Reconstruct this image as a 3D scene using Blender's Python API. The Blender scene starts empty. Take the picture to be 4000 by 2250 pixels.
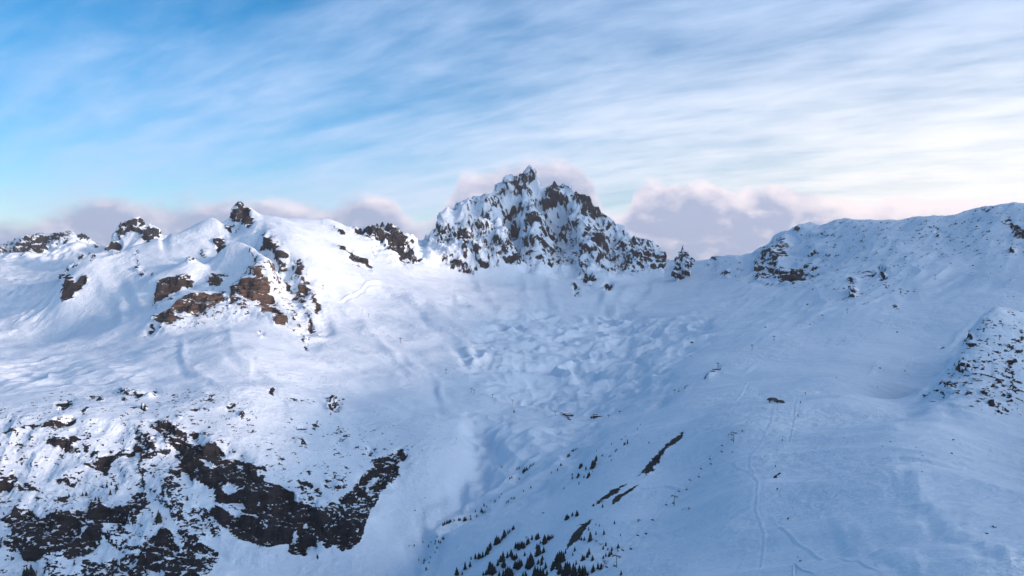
import bpy, math, random, bmesh
import numpy as np
from mathutils import Vector, Matrix, Euler
random.seed(7)
C = bpy.context.scene
COL = C.collection
PI = math.pi

EXPO = 0.90
# ------------------------------------------------------------------ camera
F, UC, VC = 1839.0, 1288.0, 724.5          # focal length and centre in pixels of a 2576-wide frame
TH = math.atan(74.5/F)                     # looking slightly down
cam_d = bpy.data.cameras.new('camera')
cam_d.sensor_fit = 'HORIZONTAL'; cam_d.sensor_width = 36.0
cam_d.lens = 36.0*F/2576.0
cam_d.clip_start = 1.0; cam_d.clip_end = 400000.0
cam = bpy.data.objects.new('camera', cam_d); COL.objects.link(cam)
cam.location = (0, 0, 0); cam.rotation_euler = (PI/2-TH, 0, 0)
C.camera = cam

# ------------------------------------------------------------------ sun
SUN_DIR = Vector((0.88, -0.46, 0.985*math.tan(math.radians(11.0)))).normalized()
sd = bpy.data.lights.new('sun', 'SUN'); sd.energy = 3.1; sd.angle = math.radians(4.0); sd.color = (1.0, 0.68, 0.52)
so = bpy.data.objects.new('sun', sd); COL.objects.link(so)
so.rotation_euler = SUN_DIR.to_track_quat('Z', 'Y').to_euler()

# ------------------------------------------------------------------ colour management
C.view_settings.view_transform = 'Standard'; C.view_settings.look = 'None'
C.view_settings.gamma = 1.0; C.view_settings.use_curve_mapping = False
C.view_settings.exposure = EXPO

# ------------------------------------------------------------------ node helper
class NT:
    def __init__(s, tree): s.t = tree; s.t.nodes.clear()
    def n(s, typ, ins=None, **props):
        nd = s.t.nodes.new(typ)
        for k, v in props.items(): setattr(nd, k, v)
        for k, v in (ins or {}).items():
            sock = nd.inputs[k]
            if isinstance(v, bpy.types.NodeSocket): s.t.links.new(v, sock)
            else: sock.default_value = v
        return nd
    def m(s, op, a, b=None, c=None, clamp=False):
        nd = s.t.nodes.new('ShaderNodeMath'); nd.operation = op; nd.use_clamp = clamp
        for i, v in enumerate((a, b, c)):
            if v is None: continue
            if isinstance(v, bpy.types.NodeSocket): s.t.links.new(v, nd.inputs[i])
            else: nd.inputs[i].default_value = v
        return nd.outputs[0]
    def vm(s, op, a, b=None):
        nd = s.t.nodes.new('ShaderNodeVectorMath'); nd.operation = op
        for i, v in enumerate((a, b)):
            if v is None: continue
            if isinstance(v, bpy.types.NodeSocket): s.t.links.new(v, nd.inputs[i])
            else: nd.inputs[i].default_value = v
        return nd
    def mix(s, f, a, b, blend='MIX'):
        nd = s.t.nodes.new('ShaderNodeMix'); nd.data_type = 'RGBA'; nd.blend_type = blend
        for i, v in ((0, f), (6, a), (7, b)):
            if isinstance(v, bpy.types.NodeSocket): s.t.links.new(v, nd.inputs[i])
            else: nd.inputs[i].default_value = v if i == 0 else (*v, 1.0) if len(v) == 3 else v
        return nd.outputs[2]
    def ss(s, x, lo, hi):                      # smoothstep
        nd = s.t.nodes.new('ShaderNodeMapRange'); nd.interpolation_type = 'SMOOTHSTEP'
        for i, v in enumerate((x, lo, hi, 0.0, 1.0)):
            if isinstance(v, bpy.types.NodeSocket): s.t.links.new(v, nd.inputs[i])
            else: nd.inputs[i].default_value = v
        return nd.outputs[0]
    def noise(s, vec, scale, detail=4.0, rough=0.55, dist=0.0):
        return s.n('ShaderNodeTexNoise', {'Vector': vec, 'Scale': scale, 'Detail': detail, 'Roughness': rough, 'Distortion': dist}).outputs['Fac']

# ------------------------------------------------------------------ world: sky with high thin cloud
w = bpy.data.worlds.new('World'); C.world = w; w.use_nodes = True
def build_world():
    T = NT(w.node_tree)
    sky = T.n('ShaderNodeTexSky', sky_type='NISHITA', sun_disc=False)
    sky.sun_elevation = math.asin(SUN_DIR.z)
    sky.sun_rotation = math.atan2(SUN_DIR.x, SUN_DIR.y)
    sky.altitude = 2300; sky.air_density = 1.0; sky.dust_density = 0.6; sky.ozone_density = 2.0
    tc = T.n('ShaderNodeTexCoord').outputs['Generated']
    d = T.vm('NORMALIZE', tc).outputs[0]
    sp = T.n('ShaderNodeSeparateXYZ', {0: d})
    x, y, z = sp.outputs
    zc = T.m('MAXIMUM', z, 0.0)
    # cirrus: streaks on a high flat sheet, seen in perspective
    den = T.m('ADD', zc, 0.19)
    px = T.m('DIVIDE', x, den); py = T.m('DIVIDE', y, den)
    ang = math.radians(149)
    a = T.m('ADD', T.m('MULTIPLY', px, math.cos(ang)), T.m('MULTIPLY', py, math.sin(ang)))
    b = T.m('SUBTRACT', T.m('MULTIPLY', py, math.cos(ang)), T.m('MULTIPLY', px, math.sin(ang)))
    base = T.n('ShaderNodeCombineXYZ', {0: a, 1: b, 2: 0.0}).outputs[0]
    v1 = T.n('ShaderNodeMapping', {'Vector': base, 'Scale': (0.42, 1.5, 1), 'Location': (3.1, 0.6, 0)}).outputs[0]
    v2 = T.n('ShaderNodeMapping', {'Vector': base, 'Scale': (2.2, 6.0, 1), 'Location': (7.3, 2.2, 0)}).outputs[0]
    n1 = T.noise(v1, 1.0, 6.0, 0.55, 0.4)
    n2 = T.noise(v2, 1.0, 7.0, 0.6, 0.25)
    n3 = T.noise(base, 0.55, 3.0, 0.5, 0.0)
    n4 = T.noise(T.n('ShaderNodeMapping', {'Vector': base, 'Scale': (4.6, 12.0, 1), 'Location': (1.3, 5.2, 0)}).outputs[0], 1.0, 6.0, 0.62, 0.5)
    cov = T.m('ADD', T.m('MULTIPLY', n1, 0.52), T.m('ADD', T.m('MULTIPLY', n2, 0.46), T.m('MULTIPLY', n4, 0.14)))
    cov = T.m('ADD', cov, T.m('MULTIPLY', n3, 0.35))
    # cover thickens to the right and towards the horizon
    cov = T.m('ADD', cov, T.m('MULTIPLY', T.m('DIVIDE', x, T.m('MAXIMUM', y, 0.2)), 0.20))
    cov = T.m('SUBTRACT', cov, T.m('MULTIPLY', T.ss(z, 0.40, 0.65), 0.30))
    cov = T.m('ADD', cov, T.m('MULTIPLY', T.ss(zc, 0.30, 0.02), 0.10))
    cir = T.ss(cov, 0.48, 1.08)
    # clear air colour: the physical sky, its blue a little deeper
    hs = T.n('ShaderNodeHueSaturation', {'Hue': 0.496, 'Saturation': 1.45, 'Value': 0.66, 'Fac': 1.0, 'Color': sky.outputs[0]}).outputs[0]
    clear = T.n('ShaderNodeBackground', {'Color': hs, 'Strength': 0.15})
    ux = T.m('DIVIDE', x, T.m('MAXIMUM', y, 0.2))
    warm = T.m('MULTIPLY', T.ss(ux, -0.5, 0.6), T.ss(zc, 0.36, 0.04))
    cc = T.mix(warm, (0.37, 0.48, 0.67), (0.86, 0.80, 0.73))
    cl = T.n('ShaderNodeBackground', {'Color': cc, 'Strength': 0.97})
    mx = T.n('ShaderNodeMixShader', {0: T.m('MULTIPLY', cir, 0.93), 1: clear.outputs[0], 2: cl.outputs[0]})
    # bank of low cloud lying behind the mountains
    el = T.m('DIVIDE', z, T.m('MAXIMUM', y, 0.2))
    fc = s_curve = T.t.nodes.new('ShaderNodeFloatCurve')
    top = [(-900,600),(-300,575),(0,556),(60,562),(110,545),(145,523),(180,507),(230,493),(290,499),(350,514),(440,510),(520,512),(620,512),(700,514),(760,500),(830,498),(880,487),(950,488),(1000,503),(1060,545),(1100,520),(1140,465),(1160,434),(1210,420),(1300,405),(1400,402),(1450,415),(1485,445),(1510,492),(1548,530),(1580,505),(1605,466),(1660,453),(1720,466),(1790,452),(1840,474),(1880,452),(1930,446),(1980,462),(2030,478),(2110,500),(2180,512),(2230,502),(2330,494),(2450,500),(2600,520),(3000,580),(3600,600)]
    cv = fc.mapping.curves[0]
    P0 = [((u+900)/4500.0, (650-v)/300.0) for u, v in top]
    cv.points[0].location = P0[0]; cv.points[1].location = P0[-1]
    for p in P0[1:-1]: cv.points.new(*p)
    fc.mapping.update()
    T.t.links.new(T.m('DIVIDE', T.m('ADD', T.m('MULTIPLY', ux, 1839.0), 1288.0+900.0), 4500.0), fc.inputs['Value'])
    fc.inputs['Factor'].default_value = 1.0
    tp = fc.outputs[0]
    cvec = T.n('ShaderNodeCombineXYZ', {0: ux, 1: T.m('MULTIPLY', el, 1.7), 2: 0.3}).outputs[0]
    cvs = T.vm('ADD', cvec, (0.018, 0.022, 0.0)).outputs[0]
    def billow(v):
        p = T.noise(v, 13.0, 7.0, .58, .2); q = T.noise(v, 4.2, 3.0, .5, .0)
        return T.m('ADD', T.m('MULTIPLY', p, .6), T.m('MULTIPLY', q, .4))
    b0 = billow(cvec); b1 = billow(cvs)
    e1 = T.m('DIVIDE', T.m('MULTIPLY', el, 1839.0), 300.0)
    below = T.m('SUBTRACT', tp, e1)                       # 0 at the bank's top, grows downwards
    dn = T.m('ADD', T.m('MULTIPLY', below, 1.15), T.m('MULTIPLY', T.m('SUBTRACT', b0, .5), .75))
    # crisp on the right, ragged and soft on the left
    soft = T.n('ShaderNodeMapRange', {'Value': ux, 1: -0.7, 2: 0.25, 3: .16, 4: .05}).outputs[0]
    dens = T.n('ShaderNodeMapRange', {'Value': dn, 1: T.m('MULTIPLY', soft, -.5), 2: soft, 3: 0.0, 4: 1.0}, interpolation_type='SMOOTHSTEP').outputs[0]
    lit = T.m('ADD', T.m('MULTIPLY', T.m('SUBTRACT', b0, b1), 5.0), T.m('MULTIPLY', T.ss(T.m('ADD', below, T.m('MULTIPLY', T.m('SUBTRACT', b0, .5), .8)), .24, -.03), T.n('ShaderNodeMapRange', {'Value': ux, 1: -0.6, 2: 0.2, 3: .45, 4: .95}).outputs[0]))
    lit = T.m('ADD', lit, T.m('MULTIPLY', T.m('SUBTRACT', T.noise(cvec, 5.0, 3.0, .5), .5), .9))
    lit = T.m('ADD', lit, T.m('MULTIPLY', T.ss(ux, .30, .55), .45))
    lit = T.m('MULTIPLY', lit, 1.0, clamp=True)
    bc = T.mix(lit, (0.255, 0.30, 0.435), (0.70, 0.63, 0.68))  # sunlit edges and tops painted into the bank's colour
    bc = T.mix(T.m('MULTIPLY', T.ss(ux, .1, .5), T.m('MULTIPLY', lit, .6)), bc, (.86, .74, .69))
    bank = T.n('ShaderNodeBackground', {'Color': bc, 'Strength': 0.92})
    mx2 = T.n('ShaderNodeMixShader', {0: T.m('MULTIPLY', dens, .96), 1: mx.outputs[0], 2: bank.outputs[0]})
    # broad glow added round the veiled off-frame sun, lending shaded slopes directional light
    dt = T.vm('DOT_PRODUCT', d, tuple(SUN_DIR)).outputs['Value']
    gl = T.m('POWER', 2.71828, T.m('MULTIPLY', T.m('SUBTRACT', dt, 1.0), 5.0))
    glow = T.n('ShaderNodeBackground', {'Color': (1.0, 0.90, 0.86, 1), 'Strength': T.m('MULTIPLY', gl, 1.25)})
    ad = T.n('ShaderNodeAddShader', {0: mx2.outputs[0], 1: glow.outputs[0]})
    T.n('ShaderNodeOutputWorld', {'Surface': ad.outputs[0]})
build_world()
# ------------------------------------------------------------------ numeric helpers
fw = np.array([0, math.cos(TH), -math.sin(TH)]); up = np.array([0, math.sin(TH), math.cos(TH)])
def unproj(u, v, y):                       # picture ray at forward distance y -> world point
    cx = (u-UC)/F; cy = -(v-VC)/F
    dy = fw[1]+cy*up[1]; dz = fw[2]+cy*up[2]
    k = y/dy
    return cx*k, y, dz*k
def proj(x, y, z):
    dep = y*fw[1]+z*fw[2]
    return UC+F*x/dep, VC-F*(y*up[1]+z*up[2])/dep
def _hash(ix, iy, iz, seed):
    h = (ix.astype(np.uint32)*np.uint32(374761393)) ^ (iy.astype(np.uint32)*np.uint32(668265263)) ^ (iz.astype(np.uint32)*np.uint32(2147483647)) ^ np.uint32(seed*974711+12345)
    h = (h ^ (h >> np.uint32(13)))*np.uint32(1274126177)
    h = (h ^ (h >> np.uint32(15)))*np.uint32(2246822519)
    return (h ^ (h >> np.uint32(16)))
_G = np.array([[1,1,0],[-1,1,0],[1,-1,0],[-1,-1,0],[1,0,1],[-1,0,1],[1,0,-1],[-1,0,-1],[0,1,1],[0,-1,1],[0,1,-1],[0,-1,-1],[1,1,0],[-1,1,0],[0,-1,1],[0,-1,-1]], np.float32)
def gnoise(x, y, z, seed=0):               # gradient noise, about -1..1
    out = np.empty(x.shape, np.float32); xf, yf, zf, of = x.ravel(), y.ravel(), z.ravel(), out.ravel()
    CH = 400000
    for s in range(0, xf.size, CH):
        X = xf[s:s+CH].astype(np.float32); Y = yf[s:s+CH].astype(np.float32); Z = zf[s:s+CH].astype(np.float32)
        fx, fy, fz = np.floor(X), np.floor(Y), np.floor(Z)
        ix, iy, iz = fx.astype(np.int64), fy.astype(np.int64), fz.astype(np.int64)
        dx, dy, dz = X-fx, Y-fy, Z-fz
        wx, wy, wz = [t*t*t*(t*(t*6-15)+10) for t in (dx, dy, dz)]
        acc = 0
        for a in (0, 1):
            for b in (0, 1):
                for c in (0, 1):
                    g = _G[_hash(ix+a, iy+b, iz+c, seed) & np.uint32(15)]
                    dot = g[:, 0]*(dx-a)+g[:, 1]*(dy-b)+g[:, 2]*(dz-c)
                    acc = acc+dot*(wx if a else 1-wx)*(wy if b else 1-wy)*(wz if c else 1-wz)
        of[s:s+CH] = acc
    return of.reshape(x.shape)
def sstep(x, lo, hi):
    t = np.clip((x-lo)/(hi-lo), 0, 1); return t*t*(3-2*t)
def boxblur(a, r, axis):
    if r < 1: return a
    k = 2*r+1
    p = np.concatenate([np.repeat(a.take([0], axis), r+1, axis), a, np.repeat(a.take([-1], axis), r, axis)], axis)
    c = np.cumsum(p, axis, dtype=np.float64)
    n = a.shape[axis]
    return ((c.take(range(k, k+n), axis)-c.take(range(0, n), axis))/k).astype(a.dtype)

# ------------------------------------------------------------------ survey points of the land: (v, distance) up each bearing u
PROF = {
 -420: [(1449,1060),(1300,1200),(1150,1320),(1040,1500),(950,1950),(880,2450),(800,3200),(720,4200),(650,5400),(622,6000)],
 -150: [(1449,1070),(1320,1180),(1180,1300),(1080,1390),(1000,1600),(935,1950),(870,2400),(800,3100),(740,3800),(680,4700),(640,5400),(612,5950)],
 0: [(1449,1080),(1330,1170),(1230,1260),(1140,1330),(1065,1400),(990,1600),(930,1950),(870,2400),(800,3000),(740,3700),(690,4600),(650,5300)],
 150: [(1449,1080),(1340,1160),(1240,1250),(1150,1310),(1080,1370),(1000,1560),(930,1900),(870,2350),(810,2800),(770,3300),(715,4200),(660,5200)],
 300: [(1449,1080),(1340,1150),(1250,1220),(1140,1320),(1060,1400),(980,1600),(920,1850),(860,2250),(800,2550),(740,2800),(690,2950)],
 450: [(1449,1070),(1350,1140),(1250,1200),(1150,1290),(1060,1380),(980,1560),(910,1850),(850,2150),(800,2330)],
 600: [(1449,1090),(1370,1140),(1300,1180),(1200,1240),(1120,1300),(1060,1380),(980,1560),(900,1820),(830,2120),(785,2360)],
 750: [(1449,1100),(1390,1130),(1300,1190),(1230,1240),(1170,1300),(1100,1420),(1020,1580),(940,1850),(870,2120)],
 900: [(1449,1090),(1380,1140),(1290,1200),(1230,1270),(1160,1380),(1080,1540),(1000,1760),(920,2050),(840,2350),(780,2600),(720,2900),(660,3200),(610,3500)],
 1000: [(1350,1190),(1250,1290),(1150,1400),(1080,1540),(1000,1750),(920,2050),(840,2400),(770,2750),(710,3100),(650,3500)],
 1100: [(1150,1400),(1080,1540),(1000,1760),(910,2100),(820,2500),(760,2900),(712,3350),(665,3700)],
 1250: [(1449,850),(1400,920),(1320,1060),(1260,1190),(1120,1460),(1040,1680),(980,1850),(900,2150),(830,2550),(770,3000),(720,3450),(680,3750)],
 1400: [(1449,700),(1400,770),(1320,900),(1240,1060),(1160,1250),(1100,1450),(1043,1650),(980,1850),(900,2200),(830,2600),(780,3000),(730,3450)],
 1550: [(1449,640),(1400,690),(1300,800),(1200,940),(1100,1180),(1043,1500),(980,1750),(900,2150),(830,2600),(780,3000),(725,3500)],
 1700: [(1449,560),(1350,680),(1250,810),(1150,930),(1080,1080),(1000,1320),(930,1600),(870,1950),(810,2400),(765,2850),(715,3450)],
 1850: [(1449,500),(1350,590),(1250,680),(1150,810),(1090,900),(1030,1040),(960,1280),(900,1500),(850,1800),(800,2200),(750,2700),(700,3200)],
 2000: [(1449,450),(1350,530),(1250,630),(1150,760),(1080,880),(1010,1060),(950,1250),(890,1450),(830,1700),(770,2100),(710,2600),(640,3100)],
 2150: [(1449,410),(1350,480),(1250,580),(1150,700),(1070,850),(1000,1020),(940,1200),(880,1400),(820,1600),(760,1850),(700,2200),(630,2650)],
 2300: [(1449,380),(1350,440),(1250,530),(1150,640),(1070,760),(930,1310),(880,1420),(820,1550),(760,1750),(700,2000),(620,2400)],
 2450: [(1449,350),(1350,420),(1250,520),(1150,660),(1080,790),(1000,890),(920,980),(870,1020),(800,1500),(740,1700),(680,1950),(600,2250)],
 2576: [(1449,340),(1350,430),(1250,560),(1150,720),(1060,850),(980,940),(900,1010),(830,1060),(740,1600),(690,1750),(620,1980),(560,2200)],
 2900: [(1449,330),(1250,560),(1060,880),(900,1130),(780,1230),(700,1650),(600,1950)],
}
# ridge and rib lines: (u, v, distance); sharpness
RID = [
 (.02, [(-420,622,6000),(0,617,5900),(30,610,5900),(60,597,5950),(105,592,6000),(118,600,6000),(150,588,6050),(180,581,6100),(200,585,6100),(262,593,6000)]),
 (.010, [(275,632,4500),(297,577,4600),(325,560,4650),(340,551,4650),(356,558,4650),(372,569,4600),(392,573,4550),(406,592,4500)]),
 (.012, [(205,655,3080),(230,640,3100),(250,642,3120),(265,640,3140),(300,634,3180),(355,616,3230),(420,594,3280),(450,590,3300),(480,576,3320),(505,564,3330),(530,551,3350),(542,550,3340),(562,562,3300)]),
 (.012, [(205,655,3080),(185,680,3020),(165,705,2960),(157,745,2880)]),
 (.004, [(562,562,3360),(580,531,3400),(596,516,3420),(604,511,3420),(617,520,3420),(638,530,3440),(660,541,3480),(700,546,3550),(760,548,3600),(815,546,3620),(830,549,3620),(860,561,3640),(885,572,3680)]),
 (.012, [(885,572,3680),(920,571,3720),(960,574,3760),(985,576,3780),(1010,590,3800),(1040,600,3850),(1062,612,3900)]),
 # right ridge of the massif coming down towards us
 (.005, [(604,511,3420),(612,545,3300),(632,568,3180),(665,588,3050),(692,618,2940),(718,648,2860),(745,664,2790),(768,700,2700),(776,745,2600),(800,790,2480),(806,835,2370)]),
 (.006, [(604,511,3420),(590,548,3330),(575,572,3290)]),
 (.012, [(572,560,3400),(566,575,3330),(590,585,3240)]),
 (.010, [(645,598,3090),(668,645,2950),(700,705,2730),(722,748,2600)]),
 # crown and cliff top
 (.012, [(500,672,2880),(540,640,2860),(572,611,2840),(605,606,2830),(632,622,2780),(652,648,2700),(664,664,2640)]),
 (.008, [(345,845,2260),(372,832,2300),(400,798,2370),(432,757,2440),(470,742,2480),(520,737,2500),(575,732,2520),(600,715,2540),(622,694,2560),(645,674,2590),(662,668,2600),(680,690,2560),(682,745,2520),(700,790,2440),(712,815,2360)]),
 (.012, [(445,742,2620),(520,726,2640),(580,722,2640),(615,706,2660),(640,690,2700)]),
 (.012, [(430,672,2860),(460,656,2870),(485,648,2870),(510,656,2850),(535,672,2830)]),
 (.010, [(395,705,2740),(430,700,2740),(470,690,2750),(500,700,2750),(530,688,2760),(565,684,2770)]),
 (.010, [(392,766,2660),(420,758,2660),(470,738,2670),(500,722,2680),(540,716,2690),(575,708,2700)]),
 # foot of the brown cliff
 (.012, [(372,842,2270),(420,812,2300),(480,786,2340),(540,778,2360),(600,772,2370),(640,766,2390),(680,790,2330)]),
 # main peak skyline
 (.003, [(1062,606,4350),(1081,578,4400),(1102,551,4430),(1117,534,4450),(1126,521,4480),(1144,523,4500),(1165,510,4520),(1178,498,4540),(1206,490,4560),(1234,479,4600),(1247,464,4620),(1266,455,4640),(1283,445,4660),(1300,441,4680),(1312,431,4700),(1330,428,4700),(1352,427,4700),(1363,468,4680),(1375,469,4650),(1399,466,4640),(1414,463,4640),(1427,461,4640),(1441,473,4620),(1462,492,4580),(1484,520,4540),(1510,540,4500),(1546,561,4450),(1585,585,4400),(1612,597,4360),(1632,612,4320),(1660,630,4280),(1667,648,4260),(1690,653,4250),(1705,652,4250),(1745,655,4180),(1790,650,4080),(1807,644,4000),(1863,642,3850),(1891,633,3780),(1919,616,3700),(1940,602,3650),(1965,587,3600),(1986,580,3560),(2010,567,3520),(2059,561,3440),(2094,552,3380),(2119,545,3330),(2143,549,3270),(2199,554,3140),(2269,552,3000),(2304,546,2920),(2374,545,2780),(2423,537,2680),(2462,525,2600),(2490,518,2540),(2514,515,2490),(2542,506,2440),(2576,512,2380),(2700,520,2300),(2900,500,2200),(3100,490,2100)]),
 # ribs of the main peak
 (.005, [(1062,612,4000),(1095,592,4020),(1140,588,4030),(1200,564,4050),(1250,552,4060),(1262,566,4020),(1290,600,3960),(1296,645,3880)]),
 (.010, [(1112,577,4370),(1180,548,4430),(1232,533,4480)]),
 (.010, [(1285,545,4620),(1302,600,4440),(1312,655,4120),(1315,690,3880)]),
 (.004, [(1335,440,4680),(1326,490,4560),(1330,527,4400),(1336,570,4250),(1345,620,4090),(1346,660,3930),(1347,695,3800)]),
 (.010, [(1345,512,4660),(1372,555,4600),(1382,610,4420),(1385,660,4160),(1382,700,3900)]),
 (.004, [(1427,461,4640),(1450,520,4470),(1480,565,4330),(1506,600,4200),(1492,640,4050),(1474,676,3880),(1470,705,3760)]),
 (.010, [(1515,575,4470),(1535,620,4360),(1540,660,4180),(1530,695,3980)]),
 (.010, [(1410,520,4620),(1425,580,4500),(1435,640,4280)]),
 (.008, [(1546,561,4450),(1580,620,4260),(1590,655,4120),(1600,690,3960)]),
 (.010, [(1400,720,3650),(1340,715,3680),(1250,705,3680),(1180,690,3720)]),
 (.012, [(1474,676,3980),(1540,690,3900),(1600,705,3860),(1660,700,3880)]),
 # right-hand spur
 (.005, [(2322,985,1000),(2322,956,1010),(2339,941,1020),(2374,902,1040),(2409,867,1060),(2427,846,1070),(2455,815,1090),(2479,795,1110),(2500,778,1130),(2540,773,1140),(2576,768,1150),(2700,745,1180),(2900,725,1220)]),
 (.03, [(2322,985,1000),(2307,1009,985),(2285,1060,900)]),
 # rib on the right slope
 (.02, [(2094,552,3380),(2062,600,3130),(2064,640,2920),(2075,670,2760)]),
 # creek
 (.012, [(1030,1449,1060),(1070,1335,1200),(1120,1262,1295),(1180,1215,1360),(1216,1170,1420),(1232,1090,1540),(1262,1040,1670)]),
 (.02, [(1100,1449,1000),(1130,1330,1150),(1215,1240,1290)]),
]
SKY_HIDE = [0, 1, 2, 4, 5, 10+5, ]
def ztop(): pass
pts = []                                   # s, q, t, eps
def add_uvd(u, v, d, e):
    x, y, z = unproj(u, v, d); pts.append((x/y, math.log(y), z/y, e))
def add_syz(u, y, z, e=.06): pts.append(((u-UC)/F, math.log(y), z/y, e))
for u, L in PROF.items():
    for v, d in L: add_uvd(u, v, d, .045)
def densify(L, step=26):
    out = [L[0]]
    for a, b in zip(L[:-1], L[1:]):
        n = max(1, int(math.ceil(math.hypot(b[0]-a[0], b[1]-a[1])/step)))
        for k in range(1, n+1):
            t = k/n; out.append(tuple(a[i]+(b[i]-a[i])*t for i in range(3)))
    return out
for e, L in RID:
    for p in densify(L): add_uvd(*p, e)
# land behind the skylines, falling away out of sight
for (u, v, d) in densify(RID[0][1], 90): add_uvd(u, v+40, d*1.18, .05); add_syz(u, 9500, -500)
for (u, v, d) in densify(RID[1][1], 60): add_uvd(u, v+35, d*1.12, .02)
for (u, v, d) in densify(RID[2][1], 60):
    add_uvd(u, v+25, d*1.07, .02)
    if u < 520: add_uvd(u, 690, 3900, .04)
for (u, v, d) in densify(RID[4][1], 70): add_uvd(u, v+22, d*1.10, .03); add_uvd(u, v+90, d*1.35, .05)
for (u, v, d) in densify(RID[5][1], 70): add_uvd(u, v+18, d*1.05, .02)
for (u, v, d) in densify(RID[12][1] if False else RID[11][1], 80): pass
for (u, v, d) in densify([r for r in RID if len(r[1]) > 40][0][1], 80):
    add_uvd(u, v+60, d*1.10, .03); add_uvd(u, v+150, d*1.35, .06); add_syz(u, 9500, -520)
for u in (900, 1000): add_uvd(u, 680, 4500, .05); add_syz(u, 9500, -500)
for u in (450, 600, 750): add_syz(u, 6500, -300); add_syz(u, 9500, -500)
# hollow behind the spur
for (u, v, d) in ((2345,1003,1110),(2375,965,1130),(2410,935,1150),(2450,890,1180),(2490,860,1210),(2540,850,1240),(2620,840,1280),(2800,820,1330)): add_uvd(u, v, d, .03)
# land under and beside the camera, beyond the frame
for u, L in ((-2500, ((60,-360),(200,-420),(600,-450),(1500,-250),(3000,100),(5000,250),(9000,-100))),
             (-900, ((60,-360),(200,-430),(600,-470),(1050,-470),(1500,-300),(3000,-230),(5500,60),(7000,100),(9500,-400))),
             (0, ((60,-360),(200,-440),(500,-500),(900,-490))), (600, ((60,-360),(200,-440),(500,-500),(850,-500))),
             (1000, ((60,-350),(200,-430),(500,-480),(800,-490))), (1400, ((60,-300),(200,-330),(450,-310))),
             (1900, ((60,-220),(150,-215),(300,-200))), (2400, ((60,-160),(120,-158),(230,-148))),
             (3300, ((60,-150),(200,-145),(400,-125),(800,-40),(1500,190),(2200,330),(3200,420),(4500,420),(6500,300),(9500,-300))),
             (4600, ((60,-155),(200,-145),(500,-70),(1000,120),(1800,480),(3000,640),(4500,560),(9000,0))),
             (7000, ((60,-155),(300,-70),(800,180),(1500,560),(3000,560),(9000,0))),
             (12000, ((60,-150),(300,-20),(800,230),(3000,300))), (-9000, ((60,-300),(300,-300),(1000,-100),(3000,200)))):
    for y, z in L: add_syz(u, y, z)
# unseen mountain added out of frame to the right, raised to shade the central peak
for x, y, z in ((3600,1500,500),(3700,2100,1150),(3700,2700,1500),(3900,3300,1500),(4200,3900,1100),(4700,4700,500),(4700,2700,1000),(3150,2700,700),(3250,3300,650),(3050,2100,450),(2800,3100,200),(2700,2500,200)): pts.append((x/y, math.log(y), z/y, .03))
for u in range(-2500, 8000, 1500): add_syz(u, 15000, -650, .1)
pts = np.array(pts, np.float64)
# merge near duplicates
keep = []
for i in range(len(pts)):
    if keep:
        dd = np.hypot(pts[keep, 0]-pts[i, 0], pts[keep, 1]-pts[i, 1])
        if dd.min() < .0035: continue
    keep.append(i)
pts = pts[keep]
N = len(pts)
S0, Q0, T0, E0 = pts.T
R2 = (S0[:, None]-S0[None])**2+(Q0[:, None]-Q0[None])**2
A = np.sqrt(R2+E0[None]**2)
A[np.diag_indices(N)] -= 0.0006+0.02*E0
Pm = np.stack([np.ones(N), S0, Q0], 1)
M = np.block([[A, Pm], [Pm.T, np.zeros((3, 3))]])
W = np.linalg.solve(M, np.concatenate([T0, np.zeros(3)]))
Wr, Wp = W[:N].astype(np.float32), W[N:]
def height_t(s, q):
    sh = s.shape; s = s.ravel().astype(np.float32); q = q.ravel().astype(np.float32)
    out = np.empty(s.size, np.float32); CH = 12000
    a, b, e = S0.astype(np.float32), Q0.astype(np.float32), (E0**2).astype(np.float32)
    for i in range(0, s.size, CH):
        r = (s[i:i+CH, None]-a)**2; r += (q[i:i+CH, None]-b)**2; r += e; np.sqrt(r, out=r)
        out[i:i+CH] = r@Wr+Wp[0]+Wp[1]*s[i:i+CH]+Wp[2]*q[i:i+CH]
    return out.reshape(sh)
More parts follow.
